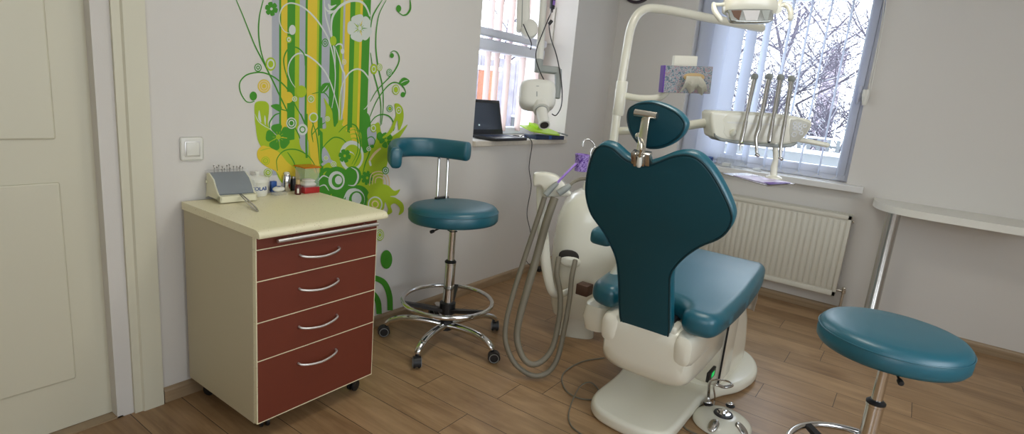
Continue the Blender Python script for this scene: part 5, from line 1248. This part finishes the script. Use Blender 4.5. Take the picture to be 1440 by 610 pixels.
# remote trigger on its hook and the cable
rm_ = V((-.745, -.001, 0)); k = ony(777, 5, -.02)
t = thing('exposure_trigger', 'black hand trigger with purple label hanging at the niche edge', 'trigger', k)
bm = B(); obox(bm, k, X_, Y_, Z_, .042, .022, .075, .005); build('body', bm, M['black'], t)
bm = B(); obox(bm, k+V((0, -.0115, .005)), X_, Y_, Z_, .030, .0015, .032, .0005, 1); build('label_plate', bm, M['purple'], t)
bm = B(); cyl(bm, k-Z_*.036, k-Z_*.060, .009); build('strain_relief', bm, M['black'], t)
cd_ = at(771, 14, 3.58)
bm = B(); pts = [k-Z_*.05, at(773, 22, XD-.02), at(764, 44, XD-.05), at(755, 68, XD-.05), at(754, 84, XD-.05), at(760, 102, XD-.06), at(766, 114, XD-.06)]; tube(bm, pts, .0036, 8, smooth=7); build('cable', bm, M['black'], t)
bm = B(); pts = [at(774, 30, XD+.0), at(772, 36, XD-.02), at(775, 55, XD-.02), at(782, 76, XD-.02), at(788, 104, XD-.03), at(790.5, 130, XD-.03), at(789, 150, XD-.03), at(782, 162, XD-.03), at(776, 160, XD-.03)]; tube(bm, pts, .0036, 8, smooth=7); cyl(bm, at(772, 34, XD-.0), at(776, 29, XD), .011); build('cable', bm, M['black'], xr, label='black cable looping right of the head')
bm = B(); pts = [at(736, 34, XD-.07), at(741, 46, XD-.08), at(747, 60, XD-.08), at(746, 70, XD-.07)]; tube(bm, pts, .0036, 8, smooth=6); build('cable', bm, M['black'], xr, label='short black cable under the upper arm')

# ------------------------------------------------------------------ dark wall clock peeping in at the top
c = onx(898, -22, -.02)
t = thing('wall_clock', 'dark round clock on the back wall above the lamp pole', 'clock', c)
bm = B(); lathe(bm, [(.15, 0), (.155, .01), (.15, .035), (.135, .04), (.132, .02), (0, .02)], V((0, c.y, c.z)), (-1, 0, 0), 48); build('case', bm, mat('dark_purple_plastic', (.035, .02, .035), .4, bump=.03), t)
bm = B(); lathe(bm, [(.131, .021), (0, .022)], V((0, c.y, c.z)), (-1, 0, 0), 48); build('dial', bm, M['whitep'], t)
bm = B(); box(bm, (-.026, c.y-.003, c.z), (-.024, c.y+.003, c.z+.09)); box(bm, (-.026, c.y, c.z-.003), (-.024, c.y+.06, c.z+.003)); build('hands', bm, M['black'], t, smooth=False)

# ceiling light panel out of view, added to brighten the room
dif = mat('added_panel_diffuser', (.8, .8, .8), .5, bump=.01, emit=(1, .955, .86), es=LAMP)
for (x, y, hx_, hy_, lb) in ((-2.6, -1.6, .35, .35, 'square ceiling light panel added out of view'),):
    t = thing('added_ceiling_light', lb, 'added ceiling light', (x, y, ZC-.05))
    bm = B(); box(bm, (x-hx_, y-hy_, ZC-.05), (x+hx_, y+hy_, ZC-.002), .006); build('housing', bm, M['whitep'], t)
    bm = B(); box(bm, (x-hx_+.05, y-hy_+.05, ZC-.054), (x+hx_-.05, y+hy_-.05, ZC-.051)); build('diffuser', bm, dif, t, smooth=False)

# ================================================================== LIGHT
w = bpy.data.worlds.new('overcast_sky'); S.world = w; w.use_nodes = True; N = w.node_tree.nodes; L = w.node_tree.links
bg = N['Background']; tc = N.new('ShaderNodeTexCoord'); sx = N.new('ShaderNodeSeparateXYZ'); r = N.new('ShaderNodeValToRGB')
L.new(tc.outputs['Generated'], sx.inputs[0]); L.new(sx.outputs['Z'], r.inputs['Fac']); L.new(r.outputs['Color'], bg.inputs['Color'])
r.color_ramp.elements[0].color = (.88, .94, 1.0, 1); r.color_ramp.elements[1].color = (.74, .86, 1.0, 1)
bg.inputs['Strength'].default_value = 5.6
def portal(loc, rot, sx_, sy_):
    l = bpy.data.lights.new('portal', 'AREA'); l.shape = 'RECTANGLE'; l.size = sx_; l.size_y = sy_; l.cycles.is_portal = True
    o = bpy.data.objects.new('window_daylight', l); COL.objects.link(o); o.location = loc; o.rotation_euler = rot
portal((-1.27, .42, 1.75), (math.radians(-90), 0, 0), 1.16, 1.38)
portal((.30, -1.34, 1.68), (0, math.radians(90), 0), 1.43, 1.28)
portal((-3.5, YB-.19, 1.65), (math.radians(90), 0, 0), 2.3, 1.5)  # sky portal at the added side window
portal((XW-.17, -2.95, 1.55), (0, math.radians(-90), 0), 1.3, 1.3)  # sky portal at the added window behind the camera
S.view_settings.view_transform = 'Standard'; S.view_settings.look = 'None'; S.view_settings.gamma = 1; S.view_settings.use_curve_mapping = False
S.view_settings.exposure = 0.0
S.cycles.max_bounces = 10; S.cycles.diffuse_bounces = 5; S.cycles.transparent_max_bounces = 16
S.cycles.caustics_reflective = False; S.cycles.caustics_refractive = False
